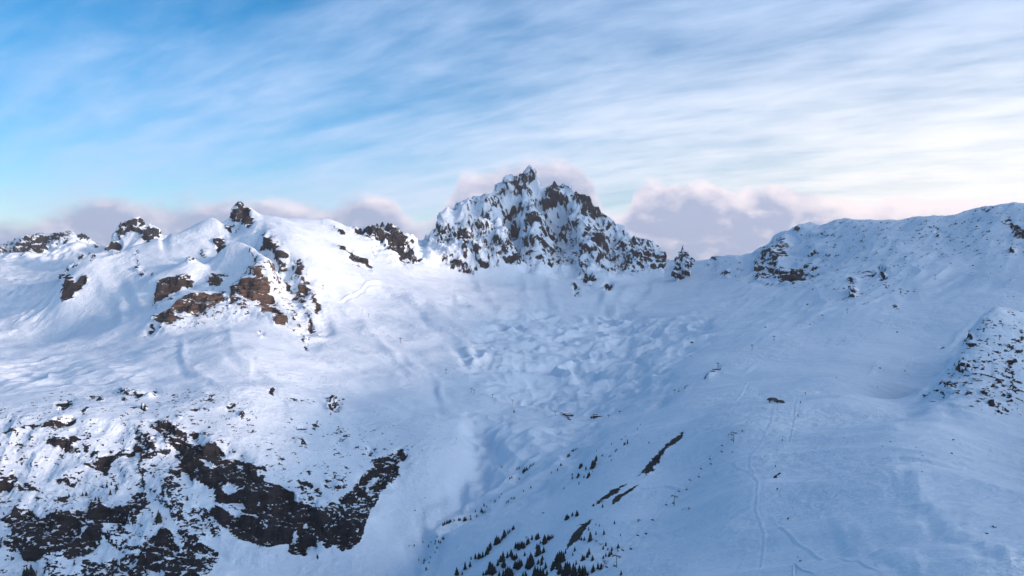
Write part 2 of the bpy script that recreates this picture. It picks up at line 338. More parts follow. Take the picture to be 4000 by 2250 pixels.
# ------------------------------------------------------------------ where bare rock comes through the snow (survey outlines)
FR = {'Z1':(0,450.8,.25),'Z2':(515.2,450.8,.25),'Z3':(1030.4,386.4,.3),'Z4':(1674.4,450.8,.35),'C1':(0,1030.4,.2889),'C2':(450.8,1030.4,.2889),
      'C3':(322,547.4,.2444),'C8':(2254,740.6,.2445),'Z7':(966,966,.3333),'Z8':(1610,933.8,.375),'Z6':(515.2,966,.3333),'Z5':(0,901.6,.3777)}
ROCK = """Z5 .06 0 330 400 250 800 180 1300 200 1700 260 1700 700 0 620
C2 .035 900 100 1500 100 1900 200 2118 380 1980 600 1600 600 1000 700 400 400
C3 .12 300 900 1000 750 1500 150 1700 400 1900 700 1900 1250 1300 1000 700 1100 200 1200
C1 .08 0 400 700 380 1700 450 1783 1449 0 1449
Z4 .06 300 560 700 470 960 330 1340 290 2250 210 2576 200 2576 560 1900 560 1500 800 900 800 300 720
Z4 .06 1180 700 1750 560 1800 800 1280 900
Z3 .14 60 700 480 370 940 140 1380 270 2130 830 2110 960 1700 1000 1500 950 1000 930 300 980
C8 .13 260 1000 1000 140 1317 140 1317 1150 1000 1280 600 1150
C1 .8 200 175 380 150 480 95 650 75 665 130 560 150 500 170 480 210 430 180 300 190 200 185
C1 .7 0 215 150 185 185 190 170 255 130 225 20 228
C1 .8 130 290 205 290 190 350 140 335
C1 .9 390 255 470 270 470 240 640 250 665 290 640 330 700 355 690 375 560 355 480 300
C1 .6 640 190 700 240 760 235 770 275 660 250
C1 .7 770 200 800 205 800 250 775 245
C1 .8 735 330 800 330 790 380 745 380
C1 .8 800 385 850 375 845 420 805 415
C1 .95 715 435 760 445 800 460 900 430 955 460 930 530 870 545 790 510
C1 .85 900 430 1000 400 1130 350 1180 340 1160 405 1050 430 960 460
C1 .6 920 370 990 345 985 390 930 395
C1 .75 1040 320 1150 315 1120 350 1050 355
C1 .95 1180 310 1240 330 1275 400 1265 560 1255 700 1270 740 1215 760 1235 690 1240 560 1240 420 1200 340
C1 .65 1190 190 1340 230 1400 330 1480 350 1400 390 1300 420 1240 380 1200 320
C1 .88 1350 95 1460 95 1610 165 1620 300 1500 330 1420 250 1320 160
C1 .9 1560 240 1783 280 1783 520 1700 620 1640 560 1560 480 1500 360
C1 .8 1640 190 1783 205 1783 225 1690 225
C1 .55 1470 440 1550 480 1560 640 1610 720 1590 900 1650 970 1600 1100 1540 960 1450 820 1400 700 1390 590 1480 560
C1 .7 0 570 120 570 150 640 260 660 300 690 420 790 330 760 220 720 100 690 0 740
C1 .7 490 600 600 620 550 560 600 600 655 670 590 640 520 640
C1 .95 0 960 100 920 140 850 240 870 330 930 500 900 700 870 780 800 870 800 950 870 1080 860 1180 700 1260 690 1330 840 1250 850 1180 960 1000 1000 900 1000 880 1080 780 1240 640 1310 560 1290 400 1290 240 1290 150 1180 0 1200 30 1140 130 1090 60 1010
C1 .6 430 780 590 800 560 830 450 800
C1 .5 900 1050 1000 990 1170 1050 1120 1140 1000 1170 880 1130
C1 .88 1200 1170 1350 1080 1420 1010 1500 1040 1540 1180 1700 1250 1783 1310 1750 1460 1350 1400 1240 1330 1210 1250 1000 1170
C1 .9 1380 900 1440 980 1370 990
C1 .7 720 1300 900 1290 1200 1260 1300 1320 1240 1460 750 1460 700 1380
C1 .5 1640 880 1783 900 1783 1080 1680 1050
C1 .5 1600 1100 1783 1100 1783 1300 1650 1250
C1 .5 380 1360 480 1370 600 1460 380 1460
C1 .45 0 480 40 420 30 520 0 560
C1 0 670 1075 720 1020 775 1020 740 1070
C1 0 870 990 1010 985 1000 1010 900 1015
C1 .35 60 1200 200 1190 340 1230 300 1260 160 1230
C2 1 0 300 150 270 300 280 390 330 400 390 480 380 640 470 740 590 860 620 960 690 1050 760 1150 830 1240 880 1350 990 1460 1040 1580 960 1620 1010 1600 1080 1540 1170 1430 1230 1330 1200 1270 1205 1130 1160 1120 1240 1070 1285 1000 1260 975 1190 960 1150 830 1170 700 1165 540 1120 440 1020 330 920 250 860 330 800 580 850 600 820 560 780 330 780 240 720 340 650 240 650 110 590 80 520 0 500
C2 .1 370 640 450 620 560 660 560 690 420 700
C2 .2 150 420 240 430 340 490 250 480
C2 0 1055 1000 1090 1000 1085 1060 1060 1040
C2 .1 1000 1080 1030 1080 1020 1150 990 1150
C2 .5 1180 1050 1280 1050 1370 1110 1250 1100
C2 .25 270 780 430 780 580 850 750 960 640 920 450 900
C2 .78 1240 870 1300 790 1390 790 1450 750 1530 660 1570 600 1680 540 1700 500 1650 470 1720 440 1860 400 1930 350 1980 410 1960 460 1900 500 1910 590 1780 680 1730 760 1680 900 1640 930 1600 1060 1460 1040 1350 980
C2 1 1720 480 1760 490 1860 560 1900 590 1840 575 1780 530
C2 .1 1640 640 1700 590 1800 560 1700 640 1640 690
C2 .5 250 860 330 890 440 1000 530 1120 470 1100 400 1000 300 920
C2 .5 120 820 240 830 330 940 390 1050 380 1120 300 1080 200 1040 120 960
C2 .62 0 900 60 950 100 1070 280 1160 340 1240 300 1360 200 1460 0 1460
C2 .45 1000 600 1080 600 1200 640 1250 740 1200 850 1100 780 1050 700
C2 .4 1250 570 1450 580 1470 680 1380 700 1260 700
C2 .35 480 380 620 350 660 390 560 430
C2 .5 560 430 760 470 740 500 640 500
C2 .7 1010 170 1100 150 1110 180 1030 185
C2 .6 1150 150 1230 110 1240 140 1160 170
C2 .45 990 240 1080 260 1140 370 1110 380 1040 310
C2 .55 800 370 850 400 920 440 880 450 820 400
C2 .5 1640 330 1710 370 1680 420 1630 390
C2 .5 1400 230 1460 260 1450 280 1410 265
C2 .9 1200 1250 1245 1285 1235 1298 1205 1275
Z6 .55 910 180 930 90 1000 110 1040 130 1000 200 950 210
Z6 .95 470 45 525 35 515 80 485 75
Z6 .6 160 150 210 120 240 160 180 175
Z6 .7 240 200 300 200 290 220 255 220
Z6 .3 600 120 840 140 830 170 640 160
Z5 .8 800 195 870 198 860 222 820 217
Z5 1 880 208 1030 203 1020 232 900 238
Z5 .8 570 235 690 270 680 287 610 277
Z5 .7 820 265 860 260 850 290 820 290
Z5 .88 380 300 490 280 490 300 420 350 370 340
Z5 .9 940 290 980 310 960 340 945 320
Z5 .8 540 355 590 350 560 372
Z5 .7 1060 285 1100 290 1080 308
Z5 .7 1250 308 1340 305 1300 332
Z5 .8 1180 360 1210 380 1190 392
Z5 .6 1260 375 1310 400 1290 412
Z5 .5 1510 290 1580 300 1560 325 1510 320
Z5 .8 1370 235 1420 235 1420 250 1375 250
Z5 .7 1590 345 1625 345 1615 367
Z5 .8 1250 480 1380 480 1375 510 1290 515
C3 1 275 915 285 820 320 650 400 640 480 640 520 600 490 740 460 780 360 840
C3 .75 500 620 640 590 700 670 640 720 480 780
C3 1 800 700 810 640 850 590 980 570 1015 600 960 640 910 690 840 710
C3 .7 170 1190 220 1090 250 1180 200 1205
C3 .85 240 1060 340 970 470 900 500 1000 480 1070 400 1060 360 1130 300 1110
C3 .74 440 890 550 820 700 790 850 770 1010 750 980 850 900 900 760 960 680 990 560 960 480 960
C3 .8 1070 700 1150 650 1120 780 1080 900 1030 950 1030 870
C3 1 1110 700 1200 640 1300 600 1380 580 1450 600 1465 770 1480 820 1350 840 1280 880 1200 830 1130 750
C3 .85 1270 540 1340 490 1390 490 1400 580 1300 570
C3 .5 1110 800 1200 850 1250 900 1240 960 1170 960 1100 880
C3 .78 1340 860 1480 810 1530 900 1570 950 1610 1110 1500 1090 1440 1000 1340 930
C3 .86 1410 170 1480 190 1530 260 1560 330 1640 370 1640 390 1560 400 1570 470 1640 520 1630 555 1580 530 1530 430 1490 330 1430 230
C3 .6 1400 290 1460 290 1430 350
C3 .7 1230 290 1290 330 1270 360
C3 1 1720 450 1780 450 1810 600 1760 600 1740 540
C3 .6 1650 430 1720 450 1770 610 1700 560
C3 .75 1590 650 1680 680 1740 760 1760 830 1720 830 1640 730
C3 .88 1790 620 1850 650 1870 740 1840 760 1830 880 1790 880 1740 800 1780 760
C3 .8 1910 790 1950 830 1990 930 1950 980 1920 920
C3 .8 1650 940 1700 960 1710 1040 1745 1100 1700 1080 1680 1000
C3 .8 1820 920 1870 1010 1920 1130 1910 1175 1850 1140 1860 1060
C3 .8 1780 1180 1830 1240 1860 1390 1830 1350 1810 1260
C3 .6 1360 1140 1390 1160 1380 1230 1360 1230
C3 .8 1960 1175 1985 1190 1980 1225
C3 .65 1000 60 1060 50 1100 100 1090 160 1040 130
C3 .88 880 230 1000 200 990 260 920 320 900 290
C3 .6 720 330 840 310 830 340 780 370
C3 .95 1130 0 1270 0 1280 60 1240 100 1150 60
C3 .9 75 490 150 510 140 540 80 520
C3 .8 80 340 97 340 88 470 70 470
C3 .8 130 570 180 560 150 610
C3 .8 210 570 240 570 225 610
C3 .7 610 420 700 420 690 440 610 455
Z1 .7 2240 410 2410 240 2470 280 2520 380 2510 490 2400 440 2300 400
Z1 .97 2400 330 2450 290 2530 380 2530 440 2490 490 2400 440
Z1 .6 2270 460 2340 440 2420 520 2330 530 2280 500
Z1 .88 610 1200 630 1050 650 950 740 980 760 1060 860 960 890 1020 780 1110 740 1190 640 1215
Z1 .8 650 940 740 860 800 800 850 740 870 750 800 830 740 890 670 950
Z1 .5 900 745 935 740 955 815 915 815
Z1 .65 1060 740 1190 600 1190 500 1300 420 1370 400 1450 470 1400 560 1300 500 1220 600 1190 740 1110 750
Z1 .78 1420 590 1480 470 1560 490 1620 570 1540 590 1480 640
Z1 .6 0 760 0 680 120 620 240 600 320 570 420 560 480 600 600 540 740 510 700 640 600 640 500 640 460 700 400 740 280 750 120 740
Z1 .85 760 610 800 540 870 550 860 590 830 620
Z1 .5 830 620 960 580 1040 570 1000 600 880 630
Z1 .7 920 700 950 650 1010 690
Z2 .82 1480 470 1530 460 1600 500 1700 500 1870 490 1960 560 2000 640 2100 700 2140 800 2130 850 2050 830 1960 780 1900 740 1870 700 1850 730 1780 700 1750 650 1650 590 1560 540
Z2 .1 1820 650 1870 650 1860 700
Z2 .7 1250 640 1330 680 1450 710 1550 770 1650 820 1700 900 1670 900 1560 850 1470 810 1400 760 1310 690
Z2 .6 1270 460 1330 500 1420 570 1390 580 1300 520
Z2 .6 1700 750 1735 770 1700 778
Z2 .95 2170 790 2200 810 2195 850 2165 850
Z3 .78 930 160 1080 135 1060 180 1020 230 960 300 900 300 860 260 830 200
Z3 .6 710 330 780 280 830 300 780 400 720 380
Z3 .8 700 290 720 260 735 290
Z3 .9 660 385 695 385 690 410 665 410
Z3 .6 890 300 935 330 925 360 890 350
Z3 .9 985 280 1008 280 1003 325 988 320
Z3 .82 1130 300 1150 275 1280 250 1340 255 1380 310 1440 340 1500 430 1400 400 1340 410 1260 430 1180 490 1130 480 1140 440 1090 410 1090 380 1180 330
Z3 .6 1500 430 1560 480 1720 580 1720 650 1640 680 1560 640 1500 560 1440 470
Z3 .7 620 570 650 440 690 440 660 540 650 570
Z3 .88 780 490 860 470 960 420 970 450 900 530 800 565 770 550 830 510
Z3 .7 380 600 460 520 455 570 380 610
Z3 .7 215 640 230 580 265 620 240 645
Z3 .6 370 630 420 620 380 645
Z3 .4 500 520 540 520 530 545
Z3 .88 970 540 1000 470 1060 560 1010 600
Z3 .8 930 560 970 590 940 600
Z3 .88 210 690 250 655 320 680 360 750 320 740 260 720
Z3 .8 350 690 430 630 500 690 480 720 400 720
Z3 .35 440 630 600 570 700 600 740 640 640 660 560 610 480 640
Z3 .62 500 700 620 700 720 740 710 780 620 800 560 760
Z3 .65 460 770 570 800 540 820 480 800
Z3 .6 600 650 660 640 640 680
Z3 .5 780 700 850 620 880 740 870 800 800 760
Z3 .8 830 870 870 790 890 880 885 930 840 900
Z3 .78 960 640 1010 650 1010 760 1040 800 1060 900 1030 910 1000 800 960 730
Z3 .6 1080 570 1120 640 1110 720 1040 740 1080 650
Z3 .7 320 930 400 880 490 920 480 940 350 935
Z3 .8 540 880 600 890 670 940 655 960 600 920
Z3 .5 380 970 470 950 560 980 590 1010 460 990
Z3 .5 1240 560 1330 560 1260 620 1240 600
Z3 .7 1370 520 1450 560 1400 590
Z3 .6 1230 640 1300 620 1400 720 1380 780 1300 740 1240 700
Z3 .8 1240 760 1270 790 1270 830 1235 800
Z3 .7 1440 600 1560 640 1640 700 1620 760 1560 820 1500 850 1500 800 1540 740 1470 680
Z3 .55 1340 830 1500 810 1440 890 1380 900
Z3 .6 1310 880 1350 880 1330 910
Z3 .5 1490 900 1530 860 1640 890 1600 910 1510 920
Z3 .8 1780 940 1850 910 1890 930 1830 980
Z3 .5 1700 790 1800 700 1900 720 2000 750 2100 810 2130 900 2110 960 2080 920 1960 890 1860 860 1780 800
Z3 .85 2080 820 2120 850 2125 930 2100 950
Z3 .5 1600 560 1700 600 1850 680 1950 720 2000 760 1900 700 1750 640
Z3 .5 1400 1030 1440 990 1500 1000 1580 1050 1520 1060 1500 1100 1460 1060
Z3 .7 1360 1070 1400 1110 1420 1210 1400 1200 1385 1120
Z3 .7 1620 1110 1690 1080 1690 1110 1660 1160
Z3 .5 1175 920 1205 850 1215 900
Z4 .34 640 620 850 420 870 450 860 560 790 600 960 640 1000 560 1080 650 1060 700 960 740 850 770 800 700 660 740 640 650
Z4 .88 850 770 900 700 960 670 970 730 900 750
Z4 .8 800 550 860 530 860 560 790 590
Z4 .9 830 430 860 440 840 460
Z4 .8 430 710 440 660 460 650 445 700
Z4 .6 340 560 400 560 330 590
Z4 .6 510 600 550 570 540 590
Z4 .8 300 620 320 600 320 625
Z4 .7 930 370 980 330 960 370
Z4 .7 1390 680 1460 650 1510 660 1500 690 1440 670
Z4 .78 1520 600 1550 610 1580 690 1570 740 1545 740 1550 680
Z4 .6 1310 720 1390 740 1360 760 1320 740
Z4 .78 1330 800 1380 770 1370 820 1340 850
Z4 .62 2380 310 2470 310 2576 360 2576 400 2500 390 2480 340
Z4 .7 2250 210 2360 200 2340 230 2280 220
Z4 .8 2220 340 2250 335 2240 357
Z4 .7 1930 380 1960 340 1970 350 1950 390
Z4 .9 2470 470 2520 480 2500 497
Z4 .8 1710 580 1740 555 1735 577
Z4 .7 1630 925 1670 910 1665 932
Z4 .7 285 1405 320 1370 375 1310 385 1312 360 1350 320 1390
Z4 .8 1940 1222 1985 1180 1990 1184 1955 1218
C8 .25 500 700 640 560 760 340 800 430 900 480 900 650 700 800 600 900 500 960 480 740
C8 .27 1000 520 1300 400 1300 1050 1080 1230 960 1080 860 920 1000 800 1000 650
C8 1 1110 610 1200 610 1190 680 1130 680
C8 .9 640 650 680 625 770 640 760 665 680 650 670 710 650 690
C8 .88 500 900 550 880 600 890 590 940 540 915
C8 .85 720 970 750 930 790 930 780 960
C8 .9 860 920 885 900 920 910 900 950
C8 1 760 345 790 350 785 390 760 390
C8 .95 600 860 635 868 620 885
C8 .85 1000 860 1040 830 1010 890
C8 .95 1100 1000 1180 980 1170 1010
C8 .92 1150 830 1200 810 1180 850
C8 1 955 1075 985 1075 985 1115 955 1110
C8 .75 1000 1160 1080 1150 1040 1190
C8 .9 1000 1205 1025 1205 1020 1235 1000 1225
Z7 .65 1570 905 1700 790 1840 700 1760 790 1640 870
Z7 .95 1720 895 1740 825 1850 770 1940 710 1800 830 1780 860 1740 880
Z7 .82 1900 655 2000 550 2130 450 2130 482 2040 560 1970 640 1980 600
Z7 1 1390 1190 1430 1110 1500 1040 1580 1000 1520 1080 1490 1140 1410 1200 1370 1240
Z7 .5 1450 1060 1540 1010 1480 1052
Z7 .4 1760 420 1830 360 1800 400
Z8 .95 0 640 90 560 180 480 290 400 290 430 210 480 150 520 60 590 0 650
Z8 .75 30 650 60 600 120 590 60 640
Z8 .5 250 130 340 80 360 70 300 110
Z8 .85 888 702 918 650 970 618 912 684"""
def poly_fill(img, P, val, mode='set'):
    P = np.array(P, float); H, Wd = img.shape
    x0, y0 = np.floor(P.min(0)).astype(int)-1; x1, y1 = np.ceil(P.max(0)).astype(int)+2
    x0 = max(0, x0+PADM); x1 = min(Wd, x1+PADM); y0 = max(0, y0); y1 = min(H, y1)
    if x1 <= x0 or y1 <= y0: return
    X, Y = np.meshgrid(np.arange(x0, x1)-PADM+.5, np.arange(y0, y1)+.5)
    ins = np.zeros(X.shape, bool)
    for i in range(len(P)):
        (ax, ay), (bx, by) = P[i-1], P[i]
        if ay == by: continue
        c = ((ay > Y) != (by > Y)) & (X < (bx-ax)*(Y-ay)/(by-ay)+ax)
        ins ^= c
    sub = img[y0:y1, x0:x1]
    if mode == 'set': sub[ins] = val
    else: sub[ins] = np.maximum(sub[ins], val)
PADM = 400
MASK = np.zeros((1560, 2576+2*PADM), np.float32)
def c_y(t): return sum(map(float, t[3::2]))/len(t[3::2])
for line in ROCK.split('\n'):
    t = line.split(); ox, oy, k = FR[t[0]]; val = float(t[1]); val = val+(-.03 if t[0] == 'Z3' else .22) if t[0] in ('Z3', 'Z4') and val > .2 else val; val = val+.22 if t[0] == 'Z3' and c_y(t) > 860 and val > .2 else val; val = val*.93 if t[0] in ('C1', 'C2') and val > .86 else val; val = val+.3 if t[0] in ('Z7', 'Z8') else val; val = min(val+.12, 1.0) if t[0] in ('Z1', 'Z2', 'C3') and val > .2 else val; c = list(map(float, t[2:]))
    poly_fill(MASK, [(ox+c[i]*k, oy+c[i+1]*k) for i in range(0, len(c), 2)], val, 'set' if val < .3 else 'max')
MASK[1449:] = MASK[1448]
# carry the rock bands on past the frame's sides
MASK[:, :PADM] = MASK[:, PADM:2*PADM][:, ::-1]
MASK[:, -PADM:] = MASK[:, -2*PADM:-PADM][:, ::-1]
MASK0 = MASK
MASKB = boxblur(boxblur(MASK, 5, 0), 5, 1); MASK0 = MASK
MASKB = boxblur(boxblur(MASKB, 4, 0), 4, 1)
MASKS = boxblur(boxblur(MASK, 2, 0), 2, 1); MASKS = boxblur(boxblur(MASKS, 1, 0), 1, 1)
def area(polys):
    im = np.zeros(MASK.shape, np.float32)
    for v, P in polys: poly_fill(im, P, v)
    for _ in range(2): im = boxblur(boxblur(im, 14, 0), 14, 1)
    return im
HUMM = area([(1.0, [(1150,880),(1230,820),(1330,770),(1420,800),(1560,790),(1640,800),(1700,800),(1780,790),(1790,850),(1700,900),(1680,1000),(1560,1040),(1380,1040),(1250,1010),(1190,960)]),
             (.8, [(1160,1030),(1500,1065),(1520,1110),(1430,1200),(1320,1260),(1150,1330),(1090,1330),(1190,1200)]),
             (.5, [(0,660),(140,650),(150,800),(0,860)]), (.35, [(0,900),(330,900),(420,960),(100,1000),(0,980)])])
FLUTE = area([(1.0, [(2330,950),(2500,780),(2700,740),(2900,800),(2900,1180),(2700,1200),(2500,1150),(2380,1060)]), (.8, [(2260,1030),(2500,1100),(2750,1180),(2750,1449),(2500,1449),(2260,1240)])])
CRAG = area([(.75, [(1030,600),(1126,520),(1250,455),(1340,410),(1440,455),(1520,530),(1670,630),(1675,670),(1560,685),(1440,690),(1360,680),(1250,655),(1100,650),(1040,630)]),
             (.6, [(860,555),(1040,590),(1080,640),(1030,670),(930,620)]), (.5, [(640,570),(720,640),(800,700),(840,830),(780,880),(700,800),(560,800),(360,850),(420,740),(600,700),(640,640)]),
             (.5, [(0,590),(260,570),(340,540),(410,590),(280,640),(0,660)]), (.5, [(1900,600),(2080,560),(2080,700),(1900,720)]),
             (.6, [(0,1050),(380,1050),(600,1100),(700,1200),(850,1250),(1000,1130),(1020,1180),(900,1390),(700,1390),(560,1449),(0,1449)])])
def sample(img, u, v):
    ui = np.clip((u+PADM).astype(np.int32), 0, img.shape[1]-1); vi = np.clip(v.astype(np.int32), 0, img.shape[0]-1)
    return img[vi, ui]
# ------------------------------------------------------------------ the land as one grid: bearing x distance, denser where the ground is steep
QUAL = 1.0
inner = np.arange(-300, 2877, 2.0/QUAL)
outer = []; x = 2880.0; st = 6.0
while x < 14000: outer.append(x); x += st; st *= 1.09
left = []; x = -304.0; st = 6.0
while x > -11500: left.append(x); x -= st; st *= 1.09
UU = np.concatenate([np.array(left[::-1]), inner, np.array(outer)])
SS = (UU-UC)/F
NR = int(900*QUAL)
qf = np.linspace(math.log(50.0), math.log(10500.0), 900)
cs = SS[::4]; 
tt = height_t(np.repeat(cs[:, None], 900, 1), np.repeat(qf[None], len(cs), 0))
yy = np.exp(qf)[None]; _, vv = proj(cs[:, None]*yy, yy, tt*yy)
vv = np.clip(vv, -500, 1600)
runmin = np.minimum.accumulate(vv, 1)
dv = np.abs(np.diff(vv, axis=1)); vis = (vv[:, 1:] <= runmin[:, 1:]+1.0) & (vv[:, 1:] < 1500)
wgt = np.where(vis, dv, dv*0.12)+0.16
wgt = np.where(vv[:, 1:] > 1500, wgt*0.4, wgt)
wgt = boxblur(boxblur(wgt, 4, 1), 10, 0); wgt = boxblur(wgt, 6, 0)
cdf = np.concatenate([np.zeros((len(cs), 1)), np.cumsum(wgt, 1)], 1); cdf /= cdf[:, -1:]
tgt = np.linspace(0, 1, NR)
QC = np.stack([np.interp(tgt, cdf[i], qf) for i in range(len(cs))])
QQ = np.empty((len(SS), NR))
for j in range(NR): QQ[:, j] = np.interp(SS, cs, QC[:, j])
S2 = np.repeat(SS[:, None], NR, 1)
T2 = height_t(S2, QQ)
Y = np.exp(QQ).astype(np.float32); X = (S2*Y).astype(np.float32); Z = (T2*Y).astype(np.float32)
U, V = proj(X, Y, Z); U = U.astype(np.float32); V = V.astype(np.float32)
# true the crest lines up with the surveyed skyline
SKYL = RID[0][1][:8]+[p for p in RID[1][1]]+[p for p in RID[2][1] if p[0] > 410]+[p for p in RID[4][1][1:]]+[p for p in RID[5][1][1:]]+[r for r in RID if len(r[1]) > 40][0][1][1:]
SKYL = [p for p in SKYL if p[0] >= -420]; SKYL.sort(key=lambda p: p[0])
ks = [p[0] for p in SKYL]; tv = np.interp(UU, ks, [p[1] for p in SKYL]); ty = np.interp(UU, ks, [p[2] for p in SKYL])
ty = boxblur(ty, 7, 0)
for _it in range(2):
    dls = np.zeros(len(UU))
    for i in np.where((UU > -300) & (UU < 2760))[0]:
        m_ = Y[i] > ty[i]*.72
        dls[i] = np.clip(tv[i]-V[i][m_].min(), -40, 40)
    dls = boxblur(dls, 3, 0)
    for i in np.where((UU > -300) & (UU < 2760))[0]:
        m_ = Y[i] > ty[i]*.72; vm_ = V[i][m_].min(); dlt = dls[i]
        wv = np.clip(1-(V[i]-vm_)/70.0, 0, 1); wv = wv*wv*(3-2*wv)
        wv = np.where(Y[i] > ty[i]*1.0, 1.0, wv)*sstep(Y[i], ty[i]*.70, ty[i]*.80)*(1-sstep(Y[i], ty[i]*1.3, ty[i]*1.8))
        Z[i] -= (dlt*wv/F*Y[i]).astype(np.float32)
    U, V = proj(X, Y, Z); U = U.astype(np.float32); V = V.astype(np.float32)
def normals(X, Y, Z):
    P = np.stack([X, Y, Z], -1)
    du = np.empty_like(P); dv_ = np.empty_like(P)
    du[1:-1] = P[2:]-P[:-2]; du[0] = P[1]-P[0]; du[-1] = P[-1]-P[-2]
    dv_[:, 1:-1] = P[:, 2:]-P[:, :-2]; dv_[:, 0] = P[:, 1]-P[:, 0]; dv_[:, -1] = P[:, -1]-P[:, -2]
    n = np.cross(du, dv_); n /= np.linalg.norm(n, axis=-1, keepdims=True)+1e-9
    return n
# visible ground only takes rock (the far sides of ridges take it too, which is right for a mountain)
infr = (V < 1560) & (V > 380)
nearf = sstep(Y, 350, 600)
wob = gnoise(X/60, Y/60, Z/60, 3)*5+gnoise(X/22, Y/22, Z/22, 4)*3
wob2 = gnoise(X/60, Y/60, Z/60, 13)*5+gnoise(X/22, Y/22, Z/22, 14)*3
far1 = sstep(Y, 900, 2200)
Mb = sample(MASKB, U, V)*infr
Mb = np.maximum(Mb, sample(CRAG, U, V)*infr*.75)
Hm = sample(HUMM, U, V)*infr; Fl = sample(FLUTE, U, V)*infr*(Y < 1260)*(.35+.65*sstep(Y, 450, 900))
mpp = Y/F
def wob_(seed):
    o = 0
    for lam, am in ((40, 5), (18, 3.5), (8, 2)):
        r = lam/mpp; o = o+gnoise(X/lam, Y/lam, Z/lam, seed+lam)*am*sstep(r, 4, 9)*(1-sstep(r, 60, 120))*2.2
    return o
thin = 1-.8*sstep(U, 1340, 1440)*(1-sstep(U, 2050, 2150))*sstep(V, 1020, 1080)
Mf = sample(MASKS, U+wob_(3)*thin, V+wob_(200)*thin)*infr
Mb = Mb*thin
# broad snow relief
mpp = Y/F                                   # metres per pixel there
def band(lam, lo=5.0, hi=60.0):             # how much an octave of that wavelength counts at that distance
    r = lam/mpp; return sstep(r, lo*.6, lo*1.4)*(1-sstep(r, hi*1.2, hi*3.0))
nb = normals(X, Y, Z)
dz = gnoise(X/330, Y/330, Z/400, 21)*13+gnoise(X/130, Y/130, Z/150, 22)*6.0+gnoise(X/52, Y/52, Z/60, 23)*1.7*sstep(52/mpp, 10, 30)+gnoise(X/18, Y/18, Z/18, 24)*.35*sstep(18/mpp, 10, 30)
dz = dz*sstep(Y, 250, 1200)
hum = (.55+.9*sstep(gnoise(X/420, Y/420, Z*0, 46), -.25, .3))*-np.abs(gnoise(X/135+gnoise(X/200, Y/200, Z*0, 45), Y/125, Z*0, 31))*42+gnoise(X/48, Y/48, Z/48, 32)*9-np.abs(gnoise(X/40, Y/40, Z*0, 34))*11+gnoise(X/170, Y/170, Z/170, 33)*15
dz = dz+hum*Hm
# wind-worked patches and gullies that run down the near hillside towards the right
hx = (X*.80-Y*.60); hy = (X*.60+Y*.80)
hill = sstep(U, 1350, 1800)*(1-sstep(Y, 1100, 1700))*sstep(Y, 300, 450)
dz = dz+hill*(gnoise(hx/620, hy/210, Z*0, 47)*34+gnoise(hx/330, hy/95, Z*0, 35)*15-np.abs(gnoise(hx/160, hy/42, Z*0, 36))*4.5+gnoise(hx/60, hy/16, Z*0, 37)*.7)
flk = (1-sstep(U, 1150, 1300))*sstep(Y, 1350, 1700)*(1-sstep(Y, 3300, 3800))
dz = dz+flk*(gnoise(hx/380, hy/120, Z*0, 38)*9-np.abs(gnoise(hx/200, hy/55, Z*0, 39))*5)
rdg = sstep(U, 1750, 1950)*sstep(Y, 1500, 2000)
dz = dz+rdg*(gnoise(hx/120, hy/330, Z*0, 43)*13-np.abs(gnoise(hx/55, hy/170, Z*0, 44))*9)
# wind flutes running down the spur
e1 = np.array([.80, -.45, -.40]); e1 /= np.linalg.norm(e1)
al = X*e1[0]+Y*e1[1]+Z*e1[2]
ca, cb, cc_ = X-al*e1[0], Y-al*e1[1], Z-al*e1[2]
fl = -np.abs(gnoise(ca/26+al/400, cb/26, cc_/26, 41))*9+gnoise(ca/11, cb/11+al/160, cc_/11, 42)*1.1
dz = dz+fl*Fl
